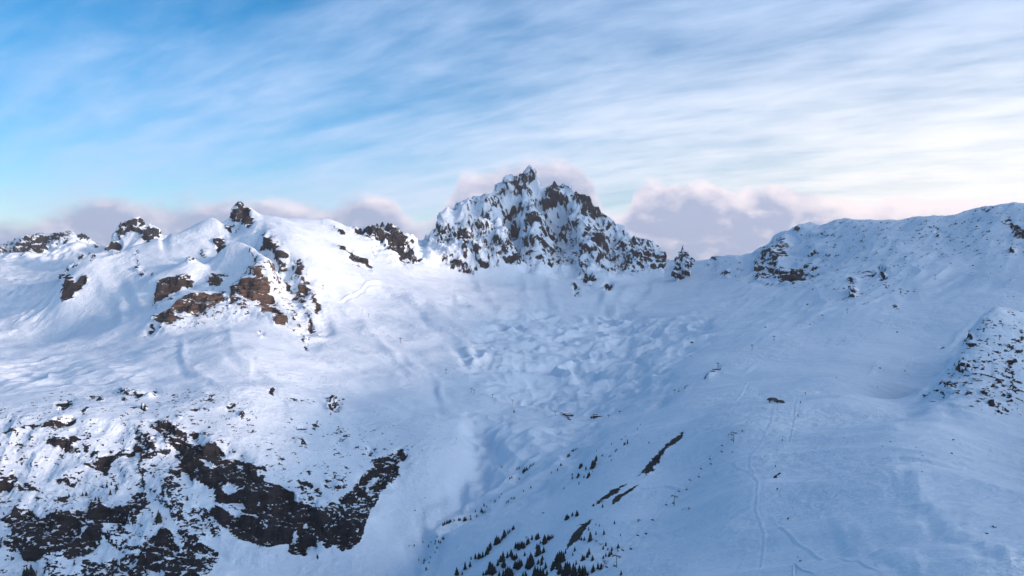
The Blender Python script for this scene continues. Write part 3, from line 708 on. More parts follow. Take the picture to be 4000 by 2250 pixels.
# creases, moraine crests, piste edges and road cuts, each a low bank following a surveyed line
LINES = [ # (height m, half width px, dip, points)
 (.35, 3.4, .7, [(1959,1005),(1940,1065),(1891,1129),(1886,1159),(1906,1196),(1910,1226),(1902,1271),(1925,1324),(1918,1384),(1906,1449)]),
 (.35, 3.0, .8, [(1814,1129),(1835,1151),(1888,1178),(1906,1200)]),
 (.5, 3.6, .8, [(1944,1294),(1985,1320),(2022,1339),(2071,1358),(2124,1384),(2218,1449)]),
 (.5, 2.4, .8, [(1850,1005),(1872,971),(1888,941)]), (.4, 2.5, .8, [(2008,998),(2000,1058),(1985,1110)]),
 (3.5, 2.6, 1.1, [(851,749.5),(888,736),(908,724.5),(922,708),(953,708),(990,721)]),
 (.7, 2.0, .9, [(1996,1449),(1998,1395),(2053,1449)]), (2.0, 3, .8, [(2119,764),(2171,759),(2220,745)]),
 (3.0, 6, .4, [(1884,864),(1975,829),(2060,797),(2110,790)]), (3.5, 7, .4, [(2178,934),(2213,906),(2290,888),(2360,867),(2409,836),(2479,790)]),
 (1.2, 4, .6, [(1610,1220),(1670,1208),(1725,1222)]), (1.5, 5, .5, [(1650,960),(1760,938),(1860,918),(1980,880)]),
 (3, 22, .7, [(2240,1170),(2400,1290),(2560,1420)]), (3, 26, .6, [(2050,1260),(2200,1350),(2330,1449)]),
 
 (6, 12, .8, [(1010,880),(1100,960),(1150,1045)]), (5, 12, .8, [(760,960),(815,1022),(905,1133)]), (5, 14, .7, [(640,900),(700,960),(760,1040)]),
 (12, 12, .6, [(905,712),(960,708),(1010,735),(1090,800),(1170,870),(1215,950)]), (8, 14, .7, [(990,700),(1100,780),(1190,850)]), (9, 10, .7, [(1130,740),(1240,790),(1300,820)]),
 (-13, 30, .12, [(1035,1449),(1070,1335),(1120,1265),(1180,1215),(1214,1170),(1232,1090),(1262,1040)]), (7, 13, .5, [(1305,680),(1318,730),(1345,790)]), (7, 13, .5, [(1382,690),(1400,740),(1415,800)]), (7, 12, .5, [(1200,690),(1225,730),(1260,780)]), (6, 12, .5, [(1590,700),(1570,750),(1530,800)]), (6, 12, .5, [(1650,680),(1640,740),(1600,790)]),
 (7, 12, .7, [(1058,1449),(1110,1330),(1170,1255),(1240,1215)]), (5, 9, .8, [(1240,1180),(1238,1110),(1270,1050)]),
 (6, 12, .7, [(1575,700),(1500,770),(1470,800)]), (7, 14, .8, [(1480,700),(1530,760),(1560,800)]), (6, 12, .7, [(1640,830),(1600,880),(1650,960),(1620,1010)]),
 (5, 14, .6, [(560,800),(590,870),(640,940)]), (4, 12, .6, [(450,840),(460,900),(500,960)]), (6, 10, .8, [(480,930),(560,965),(640,990)]),
 (8, 14, .8, [(300,660),(330,720),(350,790)]), (8, 14, .8, [(240,690),(290,760),(310,820)]), (7, 12, .7, [(60,820),(200,800),(330,800)]),
 (6, 12, .7, [(820,560),(900,640),(1000,700)]), (6, 12, .7, [(700,560),(830,680),(900,760)]), (6, 14, .7, [(840,740),(960,860),(1060,960)]),
]
dl = np.zeros_like(X); WN = gnoise(U/90, V/90, U*0, 301)*22+gnoise(U/30, V/30, U*0, 302)*7; WN3 = gnoise(U/90, V/90, U*0, 303)*22; WN2 = gnoise(U/50, V/50, U*0, 304)*1.8
for h, wd, dip, L in LINES:
    us = [p[0] for p in L]; vs = [p[1] for p in L]; mg = wd*4+4
    ii = np.where((UU > min(us)-mg-60) & (UU < max(us)+mg+60))[0]
    if not len(ii): continue
    a0, a1 = ii[0], ii[-1]+1
    big_ = wd > 4.5; wl = 1.0 if big_ else 0.12; am_ = WN2[a0:a1]*wl*.8
    uu_, vv_ = U[a0:a1]+WN[a0:a1]*wl, V[a0:a1]+WN3[a0:a1]*wl
    best = np.full(uu_.shape, 1e9, np.float32); sg = np.zeros_like(best); tt_ = np.zeros_like(best); acc = 0.0
    tot = sum(math.hypot(us[k+1]-us[k], vs[k+1]-vs[k]) for k in range(len(L)-1))
    for k in range(len(L)-1):
        ax, ay, bx, by = us[k], vs[k], us[k+1], vs[k+1]; ln = math.hypot(bx-ax, by-ay)
        t = np.clip(((uu_-ax)*(bx-ax)+(vv_-ay)*(by-ay))/ln**2, 0, 1)
        ddx = uu_-ax-t*(bx-ax); ddy = vv_-ay-t*(by-ay); ds = np.hypot(ddx, ddy)
        cr = np.sign((bx-ax)*ddy-(by-ay)*ddx)
        m_ = ds < best; best[m_] = ds[m_]; sg[m_] = cr[m_]; tt_[m_] = ((acc+t*ln)/tot)[m_]; acc += ln
    s_ = best*sg/wd
    prof = np.exp(-s_**2)-dip*np.exp(-((s_-1.7)/1.1)**2)
    dl[a0:a1] += h*(.45 if big_ and h > 0 else 1.0)*(1+am_)*prof*sstep(tt_, -.02, .12)*(1-sstep(tt_, .88, 1.02))
dz = dz+dl*(runv if False else 1.0)
# rock relief
rk = np.zeros_like(X); Rw = np.clip(sample(MASKB, U, V)*infr*1.5, 0, 1)*thin
for i, lam in enumerate((170, 90, 46, 24, 12, 6)):
    g = gnoise(X/lam, Y/lam, Z/(lam*1.9), 51+i)
    fw_ = 1.0 if lam > 80 else (.30+.70*Rw)
    rk += (.45-np.abs(g)*1.9)*lam*(.22+.16*sstep(Y, 3400, 3800))*band(lam, 4.5, 70)*fw_
    rk += gnoise(X/(lam*.55)+Z/lam*.25, Y/lam*.5, Z/(lam*1.7), 71+i)*lam*.17*band(lam, 4.5, 60)*fw_
rk *= np.clip(Mb*1.25, 0, 1)
hz = nb.copy(); hz[..., 2] = hz[..., 2]*.35
hz /= np.linalg.norm(hz, axis=-1, keepdims=True)
X = X+hz[..., 0]*rk; Y = Y+hz[..., 1]*rk; Z = Z+hz[..., 2]*rk+dz.astype(np.float32)*(1-.6*Mb)
jag = np.abs(gnoise(X/32, Y/60, Z*0, 81))*46-12+np.abs(gnoise(X/15, Y/30, Z*0, 82))*22-5
Z = Z+np.where(Y > 3300, jag*np.maximum(sample(MASKB, U, V), .75*sample(CRAG, U, V))*infr*sstep(U, 860, 900)*(1-sstep(U, 1680, 1760)), 0)+np.where((Y > 3300)&(U < 560), jag*.6*sample(MASKB, U, V)*infr, 0)
Z = Z+np.where((Y > 2000) & (U > 1760), jag*.10*np.exp(-np.clip(V-tv[:, None], 0, 200)/14), 0)*infr
# great ribs and gullies of the far crags
wx_ = gnoise(X/300, Y/300, Z/300, 83)*1.1
rib1 = .42-np.abs(gnoise(X/175+wx_, Y/700, Z/900+wx_*.4, 84))*2.2
rib2 = .42-np.abs(gnoise(X/75+wx_*1.5, Y/300, Z/380+wx_, 85))*2.2
crg = np.clip(sample(CRAG, U, V)*1.5, 0, 1)*infr*sstep(Y, 2000, 3500)
ra_ = (rib1*24+rib2*20)*crg
X = X+hz[..., 0]*ra_; Y = Y+hz[..., 1]*ra_; Z = Z+hz[..., 2]*ra_
# the strata: steps of rock with snow on their treads
TE = np.clip(Mb*1.1, 0, 1)*sstep(Y, 500, 900)*(1-sstep(Y, 2900, 3600))
ph = Z+.22*X+gnoise(X/90, Y/90, Z/90, 61)*13
for per, am in ((34.0, .62), (13.0, .5)):
    if per < 20: TEx = TE*(1-sstep(Y, 1500, 2200))
    else: TEx = TE
    fr = ph/per-np.floor(ph/per)
    st_ = sstep(fr, .28, .78)-fr
    Z = Z+st_*per*am*TEx
n2 = normals(X, Y, Z)
nz = n2[..., 2]
# rock / snow balance
pn = np.zeros_like(X); tw = np.zeros_like(X)+1e-6
for i, lam in enumerate((90, 45, 22, 11, 5.5, 2.7)):
    b_ = band(lam, 2.4, 17)
    fz = sstep(Y, 3300, 3700); pn += (gnoise(X/lam, Y/lam, Z/(lam*.55)+X/lam*.25, 91+i)*(1-fz)+gnoise(X/lam*1.5+Z/lam*.35, Y/lam*.5, Z/(lam*2.2), 191+i)*fz)*b_; tw += b_*b_
pn = pn/np.sqrt(tw); pn = pn/(pn[(Mf > .05)].std()+1e-6); print('steep', np.percentile(nz[Mf>.3],[5,25,50,75,95]))
nzs = boxblur(boxblur(nz, 9, 0), 9, 1)
steep = np.clip((nzs-nz)*1.7, -.45, .45)
Rk = (Mf-.52)*.95+pn*(.27+.06*crg)*(1-.5*sstep(Mf, .85, 1.0))+steep*(.55+.3*sstep(Y, 3400, 3700))+.10*sstep(nzs, .8, .5)+(rib1*.30+rib2*.36-.05)*crg*(Mf > .03)
Rk = np.where(Mf < .03, -1.0, Rk)
Rk = np.where(Y < 420, -1.0, Rk).astype(np.float32)
U, V = proj(X, Y, Z)
NC = len(UU)
# ------------------------------------------------------------------ which landform each face belongs to
def landform(u, v, y):
    k = np.zeros(u.shape, np.int8)                       # 0 snowfield / valley
    k[(y > 3500) & (u > 1040) & (u < 1700)] = 1          # central mountain
    k[(y > 1950) & (u < 1040) & (y < 4300)] = 2          # massif
    k[(y > 3900) & (u < 560)] = 3                        # far range
    k[(u >= 1700) & (y > 1700)] = 4                      # right-hand ridge
    k[(u < 1040) & (y <= 1500)] = 5                      # cliff
    sp = (u > 2310) & (y < 1240) & (v < 1130)
    k[sp] = 6                                            # spur
    k[(u > 1040) & (y < 1050) & ~sp] = 7                 # near hillside
    return k
uf = (.25*(U[:-1, :-1]+U[1:, :-1]+U[:-1, 1:]+U[1:, 1:])); yf = .25*(Y[:-1, :-1]+Y[1:, :-1]+Y[:-1, 1:]+Y[1:, 1:]); vf = .25*(V[:-1, :-1]+V[1:, :-1]+V[:-1, 1:]+V[1:, 1:])
fwob = gnoise(uf/60, np.log(yf)*20, uf*0, 5)
KF = landform(uf+fwob*25, vf, yf*(1+fwob*.03))
idx = np.arange(NC*NR).reshape(NC, NR)
quads = np.stack([idx[:-1, :-1], idx[1:, :-1], idx[1:, 1:], idx[:-1, 1:]], -1).reshape(-1, 4)
KF[np.abs((X[:-1,:-1]))>11500] = 99
VX = np.stack([X, Y, Z], -1).reshape(-1, 3).astype(np.float32)
RA = Rk.reshape(-1)
def mesh_from(name, verts, faces, mat, smooth=True, attr=None):
    me = bpy.data.meshes.new(name)
    me.vertices.add(len(verts)); me.vertices.foreach_set('co', np.ascontiguousarray(verts, np.float32).ravel())
    nf, k = faces.shape
    me.loops.add(nf*k); me.loops.foreach_set('vertex_index', np.ascontiguousarray(faces, np.int32).ravel())
    me.polygons.add(nf); me.polygons.foreach_set('loop_start', np.arange(0, nf*k, k, dtype=np.int32))
    me.polygons.foreach_set('loop_total', np.full(nf, k, np.int32))
    me.update(calc_edges=True)
    me.polygons.foreach_set('use_smooth', np.full(nf, smooth, bool))
    if attr is not None:
        for an, av in attr.items():
            a = me.attributes.new(an, 'FLOAT', 'POINT'); a.data.foreach_set('value', np.ascontiguousarray(av, np.float32))
    me.materials.append(mat)
    o = bpy.data.objects.new(name, me); COL.objects.link(o)
    return o
# ------------------------------------------------------------------ snow and rock
def snow_rock_material():
    m = bpy.data.materials.new('snow_and_rock'); m.use_nodes = True; T = NT(m.node_tree)
    geo = T.n('ShaderNodeNewGeometry'); P = geo.outputs['Position']
    rk = T.n('ShaderNodeAttribute', attribute_name='rock').outputs['Fac']
    n1 = T.noise(P, 0.35, 4.0, 0.6)
    n2 = T.noise(P, 0.09, 4.0, 0.6)
    r = T.m('ADD', rk, T.m('MULTIPLY', T.m('SUBTRACT', n1, .5), .5))
    r = T.m('ADD', r, T.m('MULTIPLY', T.m('SUBTRACT', n2, .5), .25))
    lv = T.n('ShaderNodeMapping', {'Vector': P, 'Scale': (.10, .10, .55), 'Rotation': (0, .2, 0)}).outputs[0]
    n3 = T.noise(lv, 1.0, 5.0, .65)
    r = T.m('ADD', r, T.m('MULTIPLY', T.m('SUBTRACT', n3, .5), 1.5))
    fac = T.ss(r, -.03, .04)
    # rock colour: dark schist with brown and grey beds
    bedv = T.n('ShaderNodeMapping', {'Vector': P, 'Scale': (.02, .02, .16), 'Rotation': (0, .22, 0)}).outputs[0]
    bn = T.noise(bedv, 1.0, 5.0, .6)
    big = T.noise(P, .006, 3.0, .5)
    c1 = T.mix(T.ss(bn, .35, .65), (.009, .010, .014), (.030, .029, .032))
    c2 = T.mix(T.ss(bn, .35, .65), (.030, .024, .021), (.115, .080, .062))
    sp = T.n('ShaderNodeSeparateXYZ', {0: P})
    # the warm brown cliff of the massif is its own kind of stone
    dd = T.vm('DISTANCE', P, (-900.0, 2480.0, -150.0)).outputs['Value']
    wb = T.ss(T.m('ADD', dd, T.m('MULTIPLY', T.m('SUBTRACT', big, .5), 300.0)), 560.0, 250.0)
    rc = T.mix(T.m('MAXIMUM', T.m('MULTIPLY', T.ss(big, .55, .75), .15), wb), c1, c2)
    fine = T.noise(P, .8, 5.0, .65)
    rc = T.mix(T.m('MULTIPLY', fine, .5), rc, T.mix(.5, rc, (.02, .02, .025)))
    sn = T.mix(T.noise(P, .012, 4.0, .6), (.64, .785, .91), (.705, .82, .92))
    col = T.mix(fac, sn, rc)
    rough = T.m('ADD', .62, T.m('MULTIPLY', fac, .25))
    bsn = T.m('MULTIPLY', T.noise(P, .5, 5.0, .6), .45)
    bsn = T.m('ADD', bsn, T.m('MULTIPLY', T.noise(P, .06, 5.0, .6), T.m('MULTIPLY', T.ss(T.noise(P, .008, 3.0, .5), .35, .65), 7.0)))
    stv = T.n('ShaderNodeMapping', {'Vector': P, 'Scale': (.035, .16, .05), 'Rotation': (0, 0, .64)}).outputs[0]
    bsn = T.m('ADD', bsn, T.m('MULTIPLY', T.noise(stv, 1.0, 5.0, .6, .3), 3.2))
    bsn = T.m('ADD', bsn, T.m('MULTIPLY', T.noise(P, .17, 4.0, .6), 1.6))
    brk = T.m('MULTIPLY', T.noise(P, .45, 6.0, .7), 3.5)
    h = T.m('ADD', T.m('MULTIPLY', bsn, T.m('SUBTRACT', 1.0, fac)), T.m('MULTIPLY', brk, fac))
    bump = T.n('ShaderNodeBump', {'Height': h, 'Strength': .8, 'Distance': 1.0}).outputs[0]
    bs = T.n('ShaderNodeBsdfPrincipled', {'Base Color': col, 'Roughness': rough, 'Specular IOR Level': .25, 'Normal': bump})
    T.n('ShaderNodeOutputMaterial', {'Surface': bs.outputs[0]})
    return m
M_LAND = snow_rock_material()
LAND = {0:('valley','wide snow valley floor with rounded hummocks between the mountains'),
        1:('mountain','tall craggy snow mountain with twin rocky summit in cloud'),
        2:('mountain_massif','sunlit snow massif with dark pyramid top and brown cliff'),
        3:('far_mountain','distant low rocky snow range under the grey cloud bank'),
        4:('mountain_ridge','long shaded snow ridge with scattered rocks above the lifts'),
        5:('cliff','steep snow wall with big black rock cliff bands'),
        6:('mountain_spur','fluted snow spur with a sharp crest and scattered dark rocks'),
        7:('hillside','smooth blue shaded snow hillside with ski pistes and chairlift')}
for k, (nm, lab) in LAND.items():
    fs = quads[KF.reshape(-1) == k]
    if len(fs) == 0: continue
    uniq, inv = np.unique(fs, return_inverse=True)
    o = mesh_from(nm, VX[uniq], inv.reshape(-1, 4), M_LAND, True, {'rock': RA[uniq]})
    o['kind'] = 'structure'; o['label'] = lab
# plain far below the mountains, out to the horizon
gm = bpy.data.meshes.new('ground')
bmg = bmesh.new(); bmesh.ops.create_circle(bmg, cap_ends=True, segments=96, radius=16000); bmg.to_mesh(gm); bmg.free()
gm.materials.append(M_LAND); go = bpy.data.objects.new('ground', gm); COL.objects.link(go); go.location = (0, 3000, -900)
a = gm.attributes.new('rock', 'FLOAT', 'POINT'); a.data.foreach_set('value', [-1.0]*len(gm.vertices))
go['kind'] = 'structure'; go['label'] = 'far snow covered low ground beyond the mountains'

# ------------------------------------------------------------------ thin mountain air
def haze():
    bm = bmesh.new(); bmesh.ops.create_cube(bm, size=1.0); me = bpy.data.meshes.new('haze'); 
    for v in bm.verts: v.co = (v.co.x*34000, v.co.y*34000+3000, -905 if v.co.z < 0 else 1650)
    bm.to_mesh(me); bm.free()
    m = bpy.data.materials.new('air'); m.use_nodes = True; T = NT(m.node_tree)
    pv = T.n('ShaderNodeVolumePrincipled', {'Color': (.80, .87, .97, 1), 'Density': 2.6e-5, 'Anisotropy': 0.2})
    T.n('ShaderNodeOutputMaterial', {'Volume': pv.outputs[0]})
    me.materials.append(m); o = bpy.data.objects.new('haze', me); COL.objects.link(o); o['kind'] = 'stuff'
    o['label'] = 'thin blue mountain air over the valley'; o['category'] = 'haze'
haze()
# ------------------------------------------------------------------ placing things on the ground
def ground(u, v, ymin=250.0):
    """point of the land seen along bearing/elevation u, v"""
    i = int(np.argmin(np.abs(UU-u)))
    best = None
    for k in (i,):
        col = V[k]; ok = (col <= v) & (Y[k] > ymin)
        j = int(np.argmax(ok)) if ok.any() else NR-1
        j = max(j, 1)
        t = (v-col[j-1])/(col[j]-col[j-1]+1e-9); t = min(max(t, 0), 1)
        best = Vector((float(X[k, j-1]+(X[k, j]-X[k, j-1])*t), float(Y[k, j-1]+(Y[k, j]-Y[k, j-1])*t), float(Z[k, j-1]+(Z[k, j]-Z[k, j-1])*t)))
    # slide sideways to the exact bearing
    best.x += (u-proj(best.x, best.y, best.z)[0])*best.y/F
    return best
def simple_mat(name, col, rough=.7, metal=0.0, var=.25, scale=.6):
    m = bpy.data.materials.new(name); m.use_nodes = True; T = NT(m.node_tree)
    P = T.n('ShaderNodeTexCoord').outputs['Object']
    n = T.noise(P, scale, 4.0, .6)
    c = T.mix(n, tuple(x*(1-var) for x in col), tuple(min(1, x*(1+var)) for x in col))
    b = T.n('ShaderNodeBsdfPrincipled', {'Base Color': c, 'Roughness': rough, 'Metallic': metal, 'Specular IOR Level': .3})
    T.n('ShaderNodeOutputMaterial', {'Surface': b.outputs[0]}); return m
M_CROWN = simple_mat('needles', (.016, .022, .022), .85, 0, .5, 1.5)
M_TRUNK = simple_mat('bark', (.05, .038, .03), .9)
M_TWIG = simple_mat('twigs', (.075, .07, .085), .9)
M_STEEL = simple_mat('galvanised_steel', (.10, .11, .13), .55, .3)
M_DARK = simple_mat('dark_metal', (.028, .030, .036), .5, .2)
M_WOOD = simple_mat('dark_timber', (.045, .035, .030), .8)
M_GLASS = simple_mat('dark_window', (.02, .025, .035), .15)
M_SNOW = simple_mat('roof_snow', (.82, .87, .92), .6, 0, .04)
M_PALE = simple_mat('pale_roof_light', (.55, .52, .48), .4)
M_SEAT = simple_mat('dark_padding', (.02, .022, .03), .6)
M_ORANGE = simple_mat('piste_sign_face', (.03, .04, .09), .5)
def link(name, me, parent=None, mat=None):
    if mat is not None and not me.materials: me.materials.append(mat)
    o = bpy.data.objects.new(name, me); COL.objects.link(o)
    if parent is not None: o.parent = parent
    return o
def empty(name, label, cat, loc, rz=0.0, group=None, sc=1.0):
    o = bpy.data.objects.new(name, None); COL.objects.link(o); o.location = loc; o.rotation_euler = (0, 0, rz); o.scale = (sc, sc, sc)
    o.empty_display_size = .5
    o['label'] = label; o['category'] = cat
    if group: o['group'] = group
    return o
def tag(o, label, cat, group=None):
    o['label'] = label; o['category'] = cat
    if group: o['group'] = group
    return o
def copy_thing(root, loc, rz, label, group=None, sc=1.0):
    r = root.copy(); COL.objects.link(r); r.location = loc; r.rotation_euler = (0, 0, rz); r.scale = (sc, sc, sc); r['label'] = label
    if group: r['group'] = group
    for ch in root.children:
        c = ch.copy(); COL.objects.link(c); c.parent = r
        for g in ch.children:
            d_ = g.copy(); COL.objects.link(d_); d_.parent = c
    return r
def to_mesh(bm, name, smooth=False):
    me = bpy.data.meshes.new(name); bm.normal_update(); bm.to_mesh(me); bm.free()
    if smooth:
        for p in me.polygons: p.use_smooth = True
    return me
def add_box(bm, c, s, R=None):
    vs = []
    for dx in (-.5, .5):
        for dy in (-.5, .5):
            for dz_ in (-.5, .5):
                p = Vector((dx*s[0], dy*s[1], dz_*s[2]))
                if R is not None: p = R@p
                vs.append(bm.verts.new(p+Vector(c)))
    for f in ((0,1,3,2),(4,6,7,5),(0,4,5,1),(2,3,7,6),(0,2,6,4),(1,5,7,3)): bm.faces.new([vs[i] for i in f])
def add_tube(bm, a, b, r0, r1=None, n=8, caps=True):
    a = Vector(a); b = Vector(b); r1 = r0 if r1 is None else r1
    d = (b-a).normalized(); q = d.to_track_quat('Z', 'Y').to_matrix()
    A = [bm.verts.new(a+q@Vector((math.cos(2*PI*i/n)*r0, math.sin(2*PI*i/n)*r0, 0))) for i in range(n)]
    B = [bm.verts.new(b+q@Vector((math.cos(2*PI*i/n)*r1, math.sin(2*PI*i/n)*r1, 0))) for i in range(n)]
    for i in range(n): bm.faces.new((A[i], A[(i+1)%n], B[(i+1)%n], B[i]))
    if caps: bm.faces.new(A[::-1]); bm.faces.new(B)

# ------------------------------------------------------------------ conifers
def crown_mesh(seed):
    R = random.Random(seed); bm = bmesh.new()
    nl = 15
    for k in range(nl):
        t = k/(nl-1); z0 = .08+.86*t; rad = (.235*(1-t)**.85+.02)*R.uniform(.82, 1.12); nb_ = int(11-5*t)
        for b_ in range(nb_):
            a = 2*PI*(b_+R.random()*.8)/nb_; r = rad*R.uniform(.65, 1.15); w_ = r*.42+.012
            ca, sa = math.cos(a), math.sin(a); tx, ty = -sa, ca
            top = Vector((ca*.005, sa*.005, z0+.075)); tip = Vector((ca*r, sa*r, z0-.055-.05*(1-t)*R.random()))
            m1 = Vector((ca*r*.55+tx*w_, sa*r*.55+ty*w_, z0-.035)); m2 = Vector((ca*r*.55-tx*w_, sa*r*.55-ty*w_, z0-.035))
            mu = Vector((ca*r*.6, sa*r*.6, z0+.02))
            v = [bm.verts.new(p) for p in (top, m1, tip, m2, mu)]
            bm.faces.new((v[0], v[1], v[4])); bm.faces.new((v[4], v[1], v[2])); bm.faces.new((v[4], v[2], v[3])); bm.faces.new((v[0], v[4], v[3]))
    add_tube(bm, (0, 0, .88), (0, 0, 1.0), .012, .002, 5)
    me = to_mesh(bm, 'crown'); me.materials.append(M_CROWN); return me
def trunk_mesh():
    bm = bmesh.new(); add_tube(bm, (0, 0, -.08), (0, 0, .5), .022, .014, 7); add_tube(bm, (0, 0, .5), (0, 0, .9), .014, .005, 7)
    me = to_mesh(bm, 'trunk'); me.materials.append(M_TRUNK); return me
CROWNS = [crown_mesh(s) for s in range(6)]; TRUNK = trunk_mesh()
TREES = {
 'a': ((966,966,.3333),'small dark conifer on the crest line above the creek','conifers along the creek crest',
  "445 1068 30 458 1062 35 475 1052 35 492 1048 32 503 1040 25 530 1035 22 565 1030 25 575 1030 25 606 1032 35 618 1030 35 655 1025 25 652 1000 18 690 965 22 700 1000 20 735 965 35 745 975 30 755 920 28 762 970 20 775 930 15 838 890 22 870 860 15 885 835 12 925 900 15 938 892 20 960 868 20 975 870 18 985 865 18 1053 812 18"),
 'b': ((966,966,.3333),'small dark conifer in the shaded gully at the creek','conifers in the shaded gully',
  "228 1222 18 293 1195 18 335 1230 22 355 1198 15 385 1210 20 388 1190 18 400 1240 22 412 1195 22 425 1200 20 440 1170 22 450 1172 25 400 1155 15 385 1275 20 350 1312 14 262 1330 15 303 1335 22 300 1355 20 318 1402 28 340 1352 15 190 1225 12"),
 'c': ((966,966,.3333),'tall dark conifer in the long row climbing the hillside','conifers in the long diagonal row',
  "550 1440 60 590 1440 30 612 1398 60 650 1380 45 657 1325 28 690 1320 45 715 1320 50 725 1315 40 745 1308 45 765 1300 35 780 1285 60 795 1260 55 805 1240 50 840 1215 55 850 1210 70 862 1205 60 875 1200 45 890 1180 40 905 1160 62 912 1150 50 935 1130 35 950 1120 30 968 1105 30 978 1098 35"),
 'd': ((966,966,.3333),'tall dark conifer in the upper clumps of the lower wood','conifers in the upper clumps',
  "995 1240 50 1008 1240 50 1020 1250 62 1035 1240 60 1045 1235 50 1058 1240 55 1080 1215 50 1090 1205 45 1117 1175 38 1145 1170 30 1155 1175 50 1165 1170 48 1205 1205 55 1213 1210 75 1220 1200 50 1238 1180 48 1250 1180 42 1262 1170 40 1275 1165 35 1180 1205 25"),
 'e': ((966,966,.3333),'tall dark conifer in the middle clumps of the lower wood','conifers in the middle clumps',
  "860 1370 50 880 1340 50 898 1335 75 905 1385 85 932 1310 50 960 1300 55 970 1320 50 985 1330 45 1000 1320 45 1062 1298 35 1085 1385 80 1098 1390 90 1108 1380 110 1120 1370 80 990 1390 60 1005 1395 70 1020 1395 80 1035 1380 60 1155 1240 40 1155 1300 70 1167 1295 85 1175 1280 70 1205 1275 50 1195 1335 45 1165 1360 40 1220 1400 60 1190 1370 60"),
 'f': ((966,966,.3333),'big dark conifer in the dense lowest edge of the wood','conifers along the lowest edge of the wood',
  "770 1440 40 795 1420 80 805 1430 90 820 1435 85 835 1430 60 750 1445 30 870 1449 40 900 1449 55 920 1460 80 935 1465 90 950 1470 95 965 1460 70 1050 1470 55 1070 1470 60 1140 1449 80 1130 1445 50 1160 1460 85 1180 1470 90 1200 1465 80 1230 1449 50 1275 1410 75 1330 1430 90 1315 1400 70 1350 1449 60 1370 1449 110 1385 1440 100 1400 1430 90 1430 1460 110 1445 1450 80 1475 1420 60 1500 1440 70 1515 1449 80 1520 1440 60 1480 1460 70"),
 'g': ((966,966,.3333),'dark conifer between the wood and the chairlift','conifers scattered beside the chairlift',
  "1300 1370 80 1310 1365 95 1325 1360 100 1340 1345 90 1355 1345 80 1370 1285 40 1450 1365 40 1440 1265 40 1425 1300 30 1498 1335 50 1510 1330 40 1535 1310 45 1548 1290 55 1575 1335 45 1540 1449 40 1580 1420 60 1615 1400 55 1640 1400 50 1655 1320 30 1675 1305 35 1700 1305 45 1715 1290 40 1655 1250 32 1675 1225 35 1690 1255 20 1720 1260 35 1768 1240 38 1765 1265 20 1790 1449 45 1785 1150 22 1740 1060 32 1660 1140 42 1555 1190 75 1560 1175 60 1600 1140 35 1545 1110 35 1512 1185 35 1490 1185 35 1600 1070 18 1625 1078 22 1375 1030 45 1385 1025 45 1395 1020 30 1422 1000 35 1455 1000 50 1463 998 40 1650 935 35"),
 'h': ((966,966,.3333),'small dark conifer dotted on the snow above the wood','conifers dotted over the upper snow',
  "1005 645 22 1020 640 25 1052 670 35 1062 660 35 1075 650 30 1085 650 20 1100 635 20 1105 620 18 1117 620 20 1130 610 18 1020 720 20 950 718 25 965 710 20 1108 785 22 1263 675 20 1310 655 25 1332 618 25 1340 615 20 1388 550 28 1398 545 28 1420 510 20 1432 508 25 1448 500 22 1460 495 15 1358 795 20 1422 720 28 1420 690 20 1463 712 42 1470 700 35 1480 640 45 1488 635 40 1495 628 35 1524 652 38 1510 710 28 1540 710 45 1550 700 42 1572 640 70 1580 640 75 1590 620 55 1598 590 50 1605 575 45 1575 670 20 1472 760 28 1605 515 20 1645 550 20 1652 545 18 1718 460 20 1700 555 20 1712 550 22 1747 515 25 1757 505 22 1715 585 22 1812 465 30 1820 460 25 1838 455 35 1838 435 20 1915 345 18 1935 315 15 2000 452 22 982 215 25"),
 'i': ((0,1030.4,.2889),'dark conifer rooted on a snowy ledge of the cliff','conifers rooted on the cliff ledges',
  "600 760 35 720 750 40 750 750 45 1015 700 55 970 660 35 930 680 50 960 740 50 1210 655 30 1380 980 110 1395 970 80 830 790 40 860 800 50 1325 940 30 1075 275 25 1010 290 20 785 240 40 455 105 20 475 330 25 840 590 25 660 750 20 1630 790 50 1095 980 25 415 1365 40 435 1370 35 645 1350 45 210 1449 80 235 1449 90 270 1440 100 295 1449 60"),
}
_O1 = 'first second third fourth fifth sixth seventh eighth ninth tenth eleventh twelfth thirteenth fourteenth fifteenth sixteenth seventeenth eighteenth nineteenth'.split()
_TN = ['', '', 'twenty', 'thirty', 'forty', 'fifty', 'sixty']; _TH = ['', '', 'twentieth', 'thirtieth', 'fortieth', 'fiftieth', 'sixtieth']
def ordinal(n):
    if n < 20: return _O1[n-1]
    return _TH[n//10] if n % 10 == 0 else _TN[n//10]+'-'+_O1[n % 10-1]
def ranks(us):
    o = sorted(range(len(us)), key=lambda i: us[i]); r = [0]*len(us)
    for k, i in enumerate(o): r[i] = k+1
    return r
first_tree = None; ntree = 0
